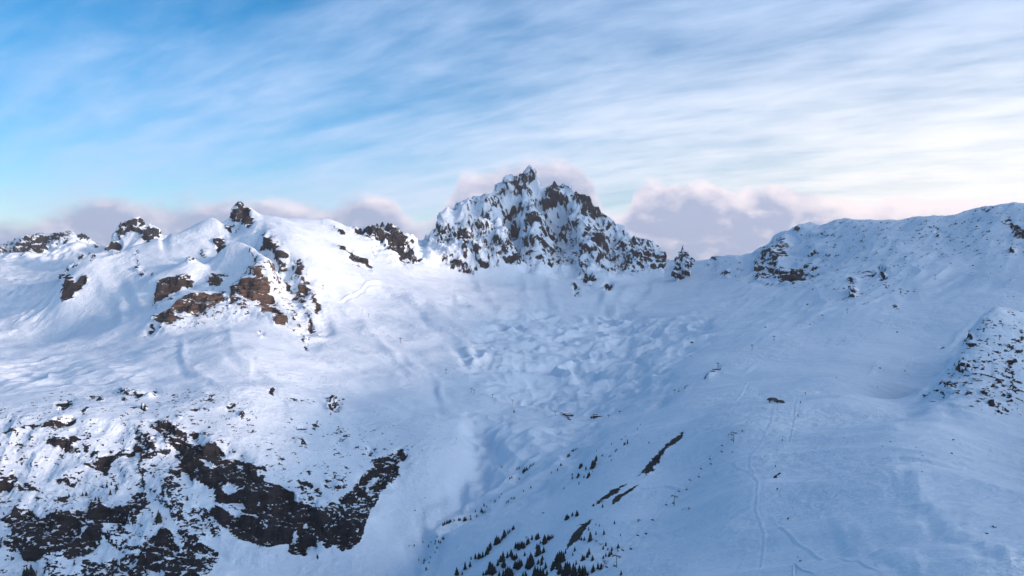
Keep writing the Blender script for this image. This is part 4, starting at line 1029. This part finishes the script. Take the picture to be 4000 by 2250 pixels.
for key, (fr, lab, grp, s) in TREES.items():
    q = list(map(float, s.split())); rks = ranks(q[0::3]); hm = sorted(q[2::3])[len(q)//6]
    lab0 = lab.replace('tall ', '').replace('big ', '').replace('small ', '')
    for i in range(0, len(q), 3):
        lab = ('tall ' if q[i+2] > hm*1.15 else 'short ' if q[i+2] < hm*.8 else '')+lab0+', '+ordinal(rks[i//3])+' from the cliff side'
        u = fr[0]+q[i]*fr[2]; v = fr[1]+q[i+1]*fr[2]; g = ground(u, v, 500)
        h = max(q[i+2]*fr[2]*g.y/F*(1.08 if key in 'cdefg' else 1.0), 3.2); rz = random.random()*6.28
        kind = 'short bushy' if h < 7 else ('slender' if ntree % 3 else 'broad')
        if first_tree is None:
            first_tree = empty('pine_tree', lab, 'tree', g, rz, grp, h)
            link('trunk', TRUNK, first_tree); link('crown', CROWNS[0], first_tree); o = first_tree
        else:
            o = copy_thing(first_tree, g, rz, lab, grp, h)
            for c in o.children:
                if c.name.startswith('crown'): c.data = CROWNS[ntree % 6]
        sx = random.uniform(1.0, 1.5); o.scale = (h*sx, h*sx, h); ntree += 1
print('trees', ntree)

# ------------------------------------------------------------------ bare shrubs
def shrub_mesh(seed):
    R = random.Random(seed); bm = bmesh.new()
    def grow(p, d, l, r, n):
        q_ = p+d*l; add_tube(bm, p, q_, r, r*.6, 4, False)
        if n == 0: return
        for _ in range(3):
            dd = (d+Vector((R.uniform(-.8,.8), R.uniform(-.8,.8), R.uniform(-.2,.6)))).normalized(); grow(q_, dd, l*.68, r*.55, n-1)
    for _ in range(7): grow(Vector((R.uniform(-.6,.6), R.uniform(-.6,.6), -.2)), Vector((R.uniform(-.7,.7), R.uniform(-.7,.7), 1)).normalized(), 1.2, .07, 3)
    me = to_mesh(bm, 'branches'); me.materials.append(M_TWIG); return me
SH = [shrub_mesh(s) for s in (1, 2, 3)]
shs = [(1606,1314,'leafless shrub standing alone beside the lift line'),(1731,1286,'larger bare shrub below the middle lift pylon'),(1717,1286,'thin bare shrub left of the larger one under the pylon'),(1500,1365,'bare bushy shrub above the pylon wood'),(1512,1373,'leafless shrub touching the next bare bush'),(1523,1419,'wide bare shrub beside the lowest lift pylon'),(1515,1428,'low bare shrub under the lowest lift pylon'),(1324,1355,'bare thin shrub between the conifer clumps')]
for i, (u, v, lab) in enumerate(shs):
    g = ground(u, v, 400); o = link('bare_shrub', SH[i % 3]); o.location = g; k = (1.5, 1.7, 1.1, 1.2, 1.2, 1.6, 1.3, 1.2)[i]; o.scale = (k*1.3, k*1.3, k*.9); o.rotation_euler = (0, 0, i*1.3)
    tag(o, lab, 'shrub', 'bare shrubs near the chairlift')

# ------------------------------------------------------------------ boulders and rock knobs
def boulder_mesh(seed, flat=.7):
    R = random.Random(seed); bm = bmesh.new(); bmesh.ops.create_icosphere(bm, subdivisions=3, radius=.5)
    P_ = np.array([v.co[:] for v in bm.verts], np.float32)
    n = gnoise(P_[:, 0]*1.7+seed*3, P_[:, 1]*1.7, P_[:, 2]*1.7, seed)*.5+gnoise(P_[:, 0]*4+seed, P_[:, 1]*4, P_[:, 2]*4, seed+9)*.22
    for v, k in zip(bm.verts, n):
        c = v.co*(1+float(k)); c = Vector((round(c.x*5)/5*.45+c.x*.55, c.y, round(c.z*6)/6*.5+c.z*.5)); v.co = (c.x, c.y*.8, c.z*flat)
    me = to_mesh(bm, 'boulder', False)
    a = me.attributes.new('rock', 'FLOAT', 'POINT')
    a.data.foreach_set('value', [(.55 if v.normal.z < .62 else -.25) for v in me.vertices])
    me.materials.append(M_LAND); return me
BM = [boulder_mesh(s, f) for s, f in ((1, .7), (2, .55), (3, .8), (4, .6))]
BOULD = {
 'a': ((1674.4,450.8,.35),'dark boulder sticking out of the upper snow ridge slope','boulders on the upper ridge slope',
   "1155 405 14 1190 405 10 1160 455 12 1205 440 8 1015 430 8 1105 355 7 1650 920 30 1665 1100 20 1700 1070 8 1495 768 14 1605 768 18 1645 715 12 1670 620 16 1815 620 10 1850 635 8 1875 768 8 2050 605 14 2085 515 8 2210 620 14 2410 628 12 2480 725 12 2500 845 12 2460 845 8 2335 675 8 2200 672 10 2210 412 14 2045 440 14 2310 435 16 2390 440 14 2235 340 16 2130 320 12 1840 555 12 1725 560 20 1630 520 8 1720 460 10 1770 440 10 1825 430 8 1870 400 14 1960 415 8 1930 920 7 2100 965 8"),
 'b': ((1674.4,450.8,.35),'dark boulder along the snow ridge foot','boulders along the ridge foot',
   "1145 755 8 1020 902 16 745 850 8 868 898 8 833 940 8 687 945 8 720 1065 18 755 1020 10 415 1095 7 550 1120 8 573 1122 10 600 1090 7 280 1135 8 190 1175 22 340 1225 10 180 1270 15 1240 870 14 1180 865 8 1200 890 10 1225 880 10 1130 980 26 1135 1000 10 1040 1045 18 975 1040 8 970 1060 8 1060 1030 8 1125 1085 8 1310 1070 7 820 1390 8 1980 1280 8 1720 1378 16 1540 1358 18 1515 1340 8 2080 1130 10 2105 1105 10 2150 1045 8"),
 'c': ((1610,933.8,.375),'black boulder on the steep snow below the fluted spur','boulders below the spur',
   "1690 473 28 1633 508 20 1468 512 8 1543 456 7 1740 570 16 1885 545 24 1895 568 12 1930 562 8 1848 512 12 1815 600 8 1845 585 8 1887 630 8 1893 675 18 1842 703 26 1890 783 18 1740 728 8 1815 662 7 2102 460 14 2092 550 16 2045 742 8 1365 598 10"),
 'd': ((1610,933.8,.375),'dark boulder in the cluster near the edge of the lower slope','boulder cluster on the lower slope',
   "2380 1050 36 2328 1088 26 2365 1065 20 2320 1020 10"),
 'e': ((1610,933.8,.375),'small dark rock alone on the wide piste hillside','lone rocks on the piste hillside',
   "1283 677 14 1299 893 14 698 770 12 718 520 7 2045 1193 12 1925 1213 12 1920 1287 10 1500 1028 8 1652 1093 7 1702 1108 7 1812 1182 7 2057 1362 9 125 910 10 105 906 7 605 75 10 1315 43 10 1595 105 8 1587 265 8 1558 298 7"),
 'f': ((966,966,.3333),'small dark rock on the pale slope above the creek','rocks on the slope above the creek',
   "70 315 14 545 413 12 100 795 12 345 1025 13 355 1047 10 233 955 20 205 602 10 215 650 10 310 860 16 890 627 14 1205 972 30 290 500 14 435 322 8 420 320 8 95 5 7 575 805 8 500 500 8 85 415 8"),
}
protob = None; nb2 = 0
SZ = {0:'', 1:''}
for key, (fr, lab, grp, s) in BOULD.items():
    q = list(map(float, s.split())); rks = ranks(q[0::3]); lab0 = lab
    for i in range(0, len(q), 3):
        lab = ('large ' if q[i+2] > 18 else '')+lab0+', '+ordinal(rks[i//3])+' from west'
        g = ground(fr[0]+q[i]*fr[2], fr[1]+q[i+1]*fr[2], 350); dd_ = q[i+2]*fr[2]*g.y/F*.85
        o = link('boulder', BM[nb2 % 4]); o.location = g+Vector((0, 0, dd_*.12)); o.scale = (dd_*random.uniform(.9, 1.2), dd_*.9, dd_*random.uniform(.8, 1.1)); o.rotation_euler = (0, 0, random.random()*6.28)
        tag(o, lab, 'boulder', grp); nb2 += 1
print('boulders', nb2)

# ------------------------------------------------------------------ rock pinnacle standing in the col
def pinnacle():
    base = ground(1716, 702, 3000); dY = base.y; mpx = dY/F
    prof = [(616,1720,1),(622,1720.5,4),(630,1720,6),(636,1719,11),(644,1724,12),(650,1721,18),(660,1724,22),(672,1723,19),(680,1720,16),(688,1718,17),(696,1717,14),(704,1714,15),(720,1716,20)]
    n = 64; rows = 110; vs = []
    for r in range(rows):
        v = 616+(720-616)*r/(rows-1)
        for a_, b_ in zip(prof[:-1], prof[1:]):
            if a_[0] <= v <= b_[0]+1e-6: t = (v-a_[0])/(b_[0]-a_[0]); cu = a_[1]+(b_[1]-a_[1])*t; rd = a_[2]+(b_[2]-a_[2])*t; break
        x0, y0, z0 = unproj(cu, v, dY)
        for k in range(n):
            a = 2*PI*k/n; vs.append((x0+math.cos(a)*rd*mpx*1.0, y0+20+math.sin(a)*rd*mpx*.9, z0))
    P_ = np.array(vs, np.float32); ctr = P_.reshape(rows, n, 3).mean(1, keepdims=True)
    d_ = P_.reshape(rows, n, 3)-ctr; d_[..., 2] = 0; ln = np.linalg.norm(d_, axis=-1, keepdims=True)+1e-6; d_ = (d_/ln).reshape(-1, 3)
    am = np.minimum(ln.reshape(-1)/24, 1)
    nn = gnoise(P_[:, 0]/26, P_[:, 1]/26, P_[:, 2]/48, 401)*22+gnoise(P_[:, 0]/11, P_[:, 1]/11, P_[:, 2]/22, 402)*16+gnoise(P_[:, 0]/24, P_[:, 1]/24, P_[:, 2]/30, 405)*14
    P_ += d_*(nn*am)[:, None]; P_[:, 2] += gnoise(P_[:, 0]/14, P_[:, 1]/14, P_[:, 2]/14, 403)*16*am
    fs = []
    for r in range(rows-1):
        for k in range(n): fs.append((r*n+k, (r+1)*n+k, (r+1)*n+(k+1)%n, r*n+(k+1)%n))
    g3 = P_.reshape(rows, n, 3)
    rk_ = .10+1.2*gnoise(P_[:, 0]/22+P_[:, 2]/26, P_[:, 1]/22, P_[:, 2]/30, 404)+.6*gnoise(P_[:, 0]/9, P_[:, 1]/9, P_[:, 2]/13, 406)
    o = mesh_from('rock_pinnacle', P_, np.array(fs, np.int32), M_LAND, False, {'rock': rk_})
    tag(o, 'lone dark rock pinnacle standing in the snowy col beside the big peak', 'rock pinnacle')
pinnacle()

# ------------------------------------------------------------------ chairlift
def pylon_parts(root, H, arm=5.6):
    bm = bmesh.new(); add_tube(bm, (0, 0, -1.5), (0, 0, H-.6), .42, .30, 10); add_tube(bm, (0, 0, -1.5), (0, 0, .35), .75, .75, 10); link('mast', to_mesh(bm, 'mast'), root, M_STEEL)
    bm = bmesh.new(); add_box(bm, (0, 0, H-.35), (arm+1.0, .55, .55)); add_box(bm, (0, 0, H+.55), (arm*.7, .18, .18)); add_tube(bm, (-arm*.33, 0, H-.3), (-arm*.33, 0, H+.6), .09, n=6); add_tube(bm, (arm*.33, 0, H-.3), (arm*.33, 0, H+.6), .09, n=6)
    link('crossarm', to_mesh(bm, 'crossarm'), root, M_DARK)
    for s in (-1, 1):
        bm = bmesh.new(); add_box(bm, (s*arm/2, 0, H-.75), (.22, 4.6, .3))
        for k in range(6): add_tube(bm, (s*arm/2-.18, -2.1+k*.84, H-.75), (s*arm/2+.18, -2.1+k*.84, H-.75), .3, n=8)
        link('sheave_train', to_mesh(bm, 'sheave_train'), root, M_DARK)
        bm = bmesh.new(); add_box(bm, (s*(arm/2+.75), 0, H-1.1), (.6, 4.4, .08)); 
        for k in (-2.1, 0, 2.1): add_tube(bm, (s*(arm/2+1.02), k, H-1.1), (s*(arm/2+1.02), k, H-.1), .04, n=5)
        add_tube(bm, (s*(arm/2+1.02), -2.1, H-.1), (s*(arm/2+1.02), 2.1, H-.1), .04, n=5)
        link('walkway', to_mesh(bm, 'walkway'), root, M_STEEL)
def make_pylon(H, label, loc, rz, group=None):
    r = empty('lift_pylon', label, 'lift pylon', loc, rz, group); pylon_parts(r, H); return r
PY = [(1551,1430,33.5,'lowest and tallest looking lift pylon beside the wood'), (1696,1274,27.5,'middle lift pylon with long crossarm above bare shrubs'), (1845.5,1116.5,29.5,'upper lift pylon on the open piste below the dark hut')]
pb = []
for u, v, hp, lab in PY:
    g = ground(u, v, 400); pb.append((g, hp*g.y/F, lab))
hut = ground(1946, 1016, 700)
dirs = []
for i, (g, H, lab) in enumerate(pb):
    nx = pb[i+1][0] if i < 2 else hut; pv = pb[i-1][0] if i > 0 else g
    d_ = nx-pv; dirs.append(math.atan2(-d_.x, d_.y))
tops = []
for (g, H, lab), rz in zip(pb, dirs):
    make_pylon(H, lab, g, rz, 'pylons of the near chairlift')
    sd_ = Vector((math.cos(rz), math.sin(rz), 0)); tp = g+Vector((0, 0, H-.45)); tops.append((tp-sd_*2.8, tp+sd_*2.8))
rzh = dirs[-1]; sdh = Vector((math.cos(rzh), math.sin(rzh), 0)); hp_ = hut+Vector((0, 0, 5.0))
d0 = pb[0][0]-pb[1][0]; ext = pb[0][0]+d0*2.2; ext.z = tops[0][0].z-26
lines = []
for side in (0, 1):
    off = (-1 if side == 0 else 1)*2.8
    P_ = [ext+Vector((math.cos(dirs[0]), math.sin(dirs[0]), 0))*off]+[t[side] for t in tops]+[hp_+sdh*off]
    path = []
    for a, b in zip(P_[:-1], P_[1:]):
        sag = (b-a).length*.012
        for k in range(16): t = k/16; path.append(a.lerp(b, t)-Vector((0, 0, 4*sag*t*(1-t))))
    path.append(P_[-1]); lines.append(path)
    bm = bmesh.new()
    for a, b in zip(path[:-1], path[1:]): add_tube(bm, a, b, .055, n=5, caps=False)
    tag(link('lift_cable', to_mesh(bm, 'lift_cable'), None, M_STEEL), 'thin steel cable of the near chairlift, '+('side next to the wood' if side == 0 else 'side next to the open piste'), 'cable', 'haul cables of the near chairlift')
def chair_proto(loc, rz, label, group):
    r = empty('lift_chair', label, 'chairlift seat', loc, rz, group)
    bm = bmesh.new(); add_tube(bm, (0, 0, .1), (0, 0, -1.4), .06, n=6); add_tube(bm, (0, 0, -1.4), (0, -.5, -2.2), .06, n=6); add_tube(bm, (-1.3, -.5, -2.2), (1.3, -.5, -2.2), .06, n=6); add_box(bm, (0, 0, .05), (.3, .6, .3)); link('hanger', to_mesh(bm, 'hanger'), r, M_DARK)
    bm = bmesh.new(); add_box(bm, (0, .15, -3.35), (2.7, .62, .16)); link('seat', to_mesh(bm, 'seat'), r, M_SEAT)
    bm = bmesh.new(); add_box(bm, (0, -.22, -2.75), (2.7, .12, .72)); link('backrest', to_mesh(bm, 'backrest'), r, M_SEAT)
    bm = bmesh.new()
    for s in (-1, 1):
        add_tube(bm, (s*1.3, -.5, -2.2), (s*1.38, -.3, -3.4), .05, n=6); add_tube(bm, (s*1.38, -.3, -3.4), (s*1.38, .5, -3.4), .05, n=6); add_tube(bm, (s*1.38, .5, -3.4), (s*1.3, .55, -2.9), .05, n=6)
    add_tube(bm, (-1.3, .55, -2.9), (1.3, .55, -2.9), .04, n=6); add_box(bm, (0, .5, -3.95), (1.8, .1, .08)); add_tube(bm, (0, .55, -2.9), (0, .5, -3.95), .04, n=6)
    link('side_frame', to_mesh(bm, 'side_frame'), r, M_DARK)
    return r
CH = [ [(1877.3,1033),(1841,1057),(1816.6,1078),(1786,1105),(1763.5,1133),(1736,1166),(1708,1200),(1676,1269),(1642,1306),(1604.7,1345),(1566.6,1383),(1526,1425)],
       [(1917,1012.5),(1911,1030),(1892,1053),(1867,1075),(1841.4,1104),(1815.5,1130),(1788,1163),(1757.7,1194),(1727,1230),(1694,1261),(1661,1299.5),(1625,1338),(1587,1376),(1545.6,1416)] ]
ORD = ['first','second','third','fourth','fifth','sixth','seventh','eighth','ninth','tenth','eleventh','twelfth','thirteenth','fourteenth']
proto = None
for side in (0, 1):
    path = lines[side]; pu = [proj(p.x, p.y, p.z)[0] for p in path]
    for k, (u, v) in enumerate(CH[side]):
        j = max([i for i in range(len(pu)-1) if min(pu[i], pu[i+1]) <= u <= max(pu[i], pu[i+1])] or [0])
        t = (u-pu[j])/(pu[j+1]-pu[j]+1e-9); p = path[j].lerp(path[j+1], min(max(t, 0), 1)); d_ = path[j+1]-path[j]; rz = math.atan2(-d_.x, d_.y)+(PI if side else 0)
        lab = 'empty lift chair, %s from the top hut on the cable %s' % (ORD[k], 'nearer the wood' if side == 0 else 'nearer the piste')
        if proto is None: proto = chair_proto(p, rz, lab, 'chairs of the near chairlift')
        else: copy_thing(proto, p, rz, lab, 'chairs of the near chairlift')

# far lift pylons
FARP = [(2352,704,13,'far T-shaped pylon highest up the snow ridge'),(2264.5,741,15,'far T-shaped pylon second down the snow ridge'),(2131,790,13,'far T-shaped pylon above the lit snow berm'),(1947,858,13,'far T-shaped pylon above the ridge foot, upper of a close pair'),(1892,881,14,'far T-shaped pylon above the ridge foot, lower of a close pair'),(1806,927,14,'far T-shaped pylon beside the dark rock streak'),(1697,991,11,'small T-shaped pylon between rock streak and valley station'),
        (1396.8,1046.8,12,'slim tall pylon beside the valley lift station'),(1412.3,1045.9,8,'short pylon touching the valley lift station'),(1531,1051,7.5,'short pylon at the end of the second valley station'),(1559,1042.4,8.5,'pylon uphill from the second valley station'),
        (1186,987.7,11,'pale slope pylon, upper of the twin pair by the moraine'),(1192.7,992,12,'pale slope pylon, lower of the twin pair by the moraine'),(1239,1001.7,9.5,'small pylon between twin pylons and lone valley pylon'),(1288.7,1019.3,14,'tall lone pylon above a single conifer in the valley'),
        (812.7,729.6,12.5,'pylon next to the sunlit rock ridge of the massif'),(772,698,9,'small pylon against the rocks of the massif ridge'),(911,788,8.5,'small pylon on the white flank, upper of two'),(927.7,798,8.5,'small pylon on the white flank, lower of two'),(1007,863,13,'thin lone pylon in the middle of the white flank'),(1122,941,12,'thin pylon on the pale slope above the twin pylons'),
        (73,726,5,'tiny distant pylon on the far snow plain, first of three'),(80,726,5,'tiny distant pylon on the far snow plain, second of three'),(47,729,6,'tiny distant pylon on the far snow plain, lone one')]
for i, (u, v, h, lab) in enumerate(FARP):
    g = ground(u, v, 900); H = h*g.y/F; r = empty('lift_pylon', lab, 'lift pylon', g, .5 if u > 1380 else -.5, 'pylons of the far lifts', 1.0)
    k_ = max(H/13.0, .8)
    bm = bmesh.new(); add_tube(bm, (0, 0, -2), (0, 0, H), .5*k_, .36*k_, 8); link('mast', to_mesh(bm, 'mast'), r, M_DARK)
    bm = bmesh.new(); add_box(bm, (0, 0, H-.4), (5.8*k_, .8, .9*k_))
    for s in (-1, 1): add_box(bm, (s*2.7*k_, 0, H-.9*k_), (.8, 4.2, .9*k_))
    link('crossarm', to_mesh(bm, 'crossarm'), r, M_DARK)

# ------------------------------------------------------------------ lift stations and hut
def hood_mesh(L, Wd, Ht, seg=14, rows=12):
    """rounded capsule hood of a detachable lift terminal"""
    bm = bmesh.new(); R_ = []
    for i in range(rows+1):
        t = i/rows; x = (t-.5)*L; k = (1-abs(2*t-1)**3.2)**.5 if 0 < t < 1 else 0.02
        ring = []
        for j in range(seg+1):
            a = PI*j/seg; ring.append(bm.verts.new((x, -math.cos(a)*Wd/2*(.55+.45*k), math.sin(a)**.8*Ht*k)))
        R_.append(ring)
    for i in range(rows):
        for j in range(seg): bm.faces.new((R_[i][j], R_[i][j+1], R_[i+1][j+1], R_[i+1][j]))
        bm.faces.new((R_[i][0], R_[i+1][0], R_[i+1][seg], R_[i][seg]))
    bmesh.ops.recalc_face_normals(bm, faces=bm.faces)
    return to_mesh(bm, 'hood', True)
def station(name, label, u, v, L, Wd, rz, legs, ground_drop=6, snow=True, strip=False, zoff=3.8, Ht=2.6):
    g = ground(u, v, 500); r = empty(name, label, 'lift station', g, rz)
    h = link('hood', hood_mesh(L, Wd, Ht), r, M_DARK); h.location = (0, 0, zoff)
    if snow:
        s = link('roof_snow', hood_mesh(L*.55, Wd*.66, .5), r, M_SNOW); s.location = (-L*.12, 0, zoff+Ht-.28)
    if strip:
        bm = bmesh.new(); add_box(bm, (0, 0, 0), (L*.42, .9, .3)); s = link('skylight', to_mesh(bm, 'skylight'), r, M_PALE); s.location = (L*.16, -Wd*.20, zoff+Ht-.18)
    for x in legs:
        bm = bmesh.new(); add_box(bm, (x*L, 0, (zoff-ground_drop)/2), (1.1, 1.6, zoff+ground_drop)); link('column', to_mesh(bm, 'column'), r, M_STEEL)
    bm = bmesh.new(); add_tube(bm, (L*.28, 0, zoff-.6), (L*.28, 0, zoff-.25), Wd*.42, n=24); link('bullwheel', to_mesh(bm, 'bullwheel'), r, M_DARK)
    bm = bmesh.new(); add_box(bm, (0, 0, zoff-.12), (L*.94, Wd*.9, .24)); link('soffit', to_mesh(bm, 'soffit'), r, M_DARK)
    return r
def cabin(name, label, u, v, sx, sy, hh, rz, snowy=True, mat=None, pitch=True, drop=5):
    g = ground(u, v, 500); r = empty(name, label, 'hut', g, rz)
    bm = bmesh.new(); add_box(bm, (0, 0, (hh-drop)/2), (sx, sy, hh+drop)); w_ = link('wall', to_mesh(bm, 'wall'), r, mat or M_WOOD)
    bm = bmesh.new(); ov = .5
    y0, x0 = sy/2+ov, sx/2+ov; rr = sy*.26 if pitch else .25
    vs = [bm.verts.new(p) for p in ((-x0,-y0,hh),(x0,-y0,hh),(x0,y0,hh),(-x0,y0,hh),(-x0,0,hh+rr),(x0,0,hh+rr),(-x0,-y0,hh-.25),(x0,-y0,hh-.25),(x0,y0,hh-.25),(-x0,y0,hh-.25))]
    for f in ((0,1,5,4),(2,3,4,5),(0,4,3),(1,2,5),(0,6,7,1),(1,7,8,2),(2,8,9,3),(3,9,6,0),(6,9,8,7)): bm.faces.new([vs[i] for i in f])
    rf = link('roof', to_mesh(bm, 'roof'), r, M_DARK)
    if snowy:
        bm = bmesh.new(); k = .86
        vs = [bm.verts.new(p) for p in ((-x0*k,-y0*k,hh+.12+rr*.14),(x0*k,-y0*k,hh+.12+rr*.14),(x0*k,y0*k,hh+.12+rr*.14),(-x0*k,y0*k,hh+.12+rr*.14),(-x0*k,0,hh+rr+.45),(x0*k,0,hh+rr+.45))]
        for f in ((0,1,5,4),(2,3,4,5),(0,4,3),(1,2,5),(0,3,2,1)): bm.faces.new([vs[i] for i in f])
        link('roof_snow', to_mesh(bm, 'roof_snow'), r, M_SNOW)
    n = max(1, int(sx/3))
    for i in range(n):
        bm = bmesh.new(); add_box(bm, (-sx/2+(i+.5)*sx/n, -sy/2-.02, hh*.55), (1.3, .1, 1.1)); link('window', to_mesh(bm, 'window'), r, M_GLASS)
    bm = bmesh.new(); add_box(bm, (sx/2+.03, 0, 1.1), (.1, 1.0, 2.2)); link('door', to_mesh(bm, 'door'), r, M_GLASS)
    return r
rzt = rzh+PI/2
station('chairlift_station', 'dark round-roofed chairlift top station with pale skylight strip on the piste', 1943, 1012, 17, 9, .42, (-.3, .25), strip=True, snow=False, zoff=3.6, Ht=3.6)
station('chairlift_station', 'lower rounded dark station building joined beside the skylit top station', 1962, 1015, 13, 8, -.25, (-.25, .25), strip=False, snow=False, zoff=2.0, Ht=3.0)
station('valley_lift_station', 'long dark valley station with snow on its roof beside two pylons', 1432, 1049, 22, 9, -.15, (-.3, .3), snow=True, zoff=3.2, Ht=3.0)
cabin('lift_building', 'flat snowy lift building behind the long dark valley station', 1424, 1043.5, 16, 6, 3.4, -.1, True)
station('valley_lift_station', 'second dark valley station, low with two long roof layers', 1494, 1053, 17, 9, .05, (-.3, .3), snow=True, zoff=2.6, Ht=3.0)
cabin('lift_building', 'long narrow dark shed behind the second valley station', 1506, 1049, 24, 5, 3.2, -.06, True, None, False)
cabin('lift_building', 'small dark shed uphill of the second valley station', 1501, 1044.5, 15, 4, 2.6, -.05, True, None, False)
# row of parked snow scooters below the first valley station
for i, (u, v) in enumerate(((1429,1051.5),(1430,1054.5),(1433.5,1056.5))):
    g = ground(u, v, 500); r = empty('snow_groomer', ('dark snow vehicle, highest of three parked below the valley station','dark snow vehicle, middle of three parked below the valley station','dark snow vehicle, lowest of three parked below the valley station')[i], 'snow vehicle', g, .2, 'snow vehicles below the valley station')
    bm = bmesh.new(); add_box(bm, (-.3, 0, 1.6), (2.0, 2.0, 1.5)); add_box(bm, (.2, 0, .95), (4.0, 2.2, .6)); link('cab', to_mesh(bm, 'cab'), r, M_DARK)
    for s in (-1, 1):
        bm = bmesh.new(); add_box(bm, (0, s*1.35, .5), (4.4, .8, .9)); link('track', to_mesh(bm, 'track'), r, M_SEAT)
    bm = bmesh.new(); add_box(bm, (2.8, 0, .6), (.3, 3.6, .9)); link('blade', to_mesh(bm, 'blade'), r, M_STEEL)

# ------------------------------------------------------------------ snow guns, piste poles and signs
def gun(u, v, lab, i, h=4.2):
    g = ground(u, v, 350); r = empty('snow_gun', lab, 'snow gun', g, .4*i, 'snow guns along the pistes', h/4.2)
    bm = bmesh.new(); add_tube(bm, (0, 0, -.5), (0, 0, 2.2), .16, n=8); add_box(bm, (0, .1, .7), (.9, .7, 1.3)); link('post', to_mesh(bm, 'post'), r, M_DARK)
    bm = bmesh.new(); add_tube(bm, (.55, 0, 2.0), (-.9, 0, 3.0), .48, .40, 12); link('fan_barrel', to_mesh(bm, 'fan_barrel'), r, M_DARK)
    bm = bmesh.new(); add_tube(bm, (-.9, 0, 3.0), (-1.5, 0, 4.1), .10, .05, 6); link('lance', to_mesh(bm, 'lance'), r, M_DARK)
GUNS = [(2026,992,'snow gun on the bare slope right of the top station'),(2014,1015,'snow gun just below the one by the top station'),(2007.5,1047,'snow gun on the shaded slope below the top station'),(1968,1111,'snow gun at mid height beside the main piste'),(1951,1177,'snow gun beside the short dark rock streak'),(1955,1236,'snow gun on the dark hollow beside the piste bend'),(1982,1311,'snow gun at the piste fork'),(1842,1142,'snow gun under the upper lift pylon'),(1832,1098,'snow gun just left of the upper lift pylon')]
for i, (u, v, lab) in enumerate(GUNS): gun(u, v, lab, i)
POLES = [(2130.5,1387,5,'dark marker pole at the edge of the lower piste, left of a pair'),(2138,1381,5,'thin marker pole at the edge of the lower piste, right of a pair'),(1831,1006,5,'marker pole on the piste below the far rock streak'),(1843.5,999,4,'marker pole nearer the track to the top station'),(1911,997,5,'tall marker pole on the track left of the top station'),(1926,1001,4,'short marker pole close to the top station'),(1963,997,4,'thin marker pole behind the top station'),(1838,1026,4,'marker pole beside the lift line bend'),(1877,968,5,'marker pole higher up the white track'),(1880.5,947,4,'highest marker pole on the white track')]
for i, (u, v, hp2, lab) in enumerate(POLES):
    g = ground(u, v, 300); H = hp2*g.y/F; r = empty('marker_pole', lab, 'marker pole', g, 0, 'piste marker poles')
    bm = bmesh.new(); add_tube(bm, (0, 0, -.4), (0, 0, H), .12*max(1, H/3), .09*max(1, H/3), 6); link('pole', to_mesh(bm, 'pole'), r, M_DARK)
    bm = bmesh.new(); add_tube(bm, (0, 0, H*.72), (0, 0, H*.95), .2*max(1, H/3), .2*max(1, H/3), 8); link('marker_disc', to_mesh(bm, 'marker_disc'), r, M_ORANGE)
def panel_sign(name, lab, u, v, w_, h_, z_, rz, tilt):
    g = ground(u, v, 250); r = empty(name, lab, 'sign', g, rz)
    R_ = Matrix.Rotation(tilt, 3, 'Y')
    bm = bmesh.new(); add_box(bm, (0, 0, z_), (w_, .08, h_), R_); link('board', to_mesh(bm, 'board'), r, M_ORANGE)
    bm = bmesh.new(); add_box(bm, (0, -.05, z_), (w_*.72, .03, h_*.16), R_); link('stripe', to_mesh(bm, 'stripe'), r, M_PALE)
    for s in ((-.32, .32) if w_ > 1.5 else (0,)):
        bm = bmesh.new(); add_tube(bm, (s*w_, .06, -.5), (s*w_, .06, z_), .05, n=6); link('post', to_mesh(bm, 'post'), r, M_DARK)
panel_sign('piste_sign', 'square dark piste sign on a post at the junction', 2007, 1407, 1.15, 1.2, 1.3, .1, 0)
panel_sign('piste_sign', 'narrow dark upright sign between the square and wide signs', 2007, 1411.5, .5, 1.1, .65, .1, 0)
panel_sign('piste_sign', 'wide dark banner sign on two posts, tilted downhill', 2014.5, 1415.5, 2.3, 1.05, 1.1, .05, .22)
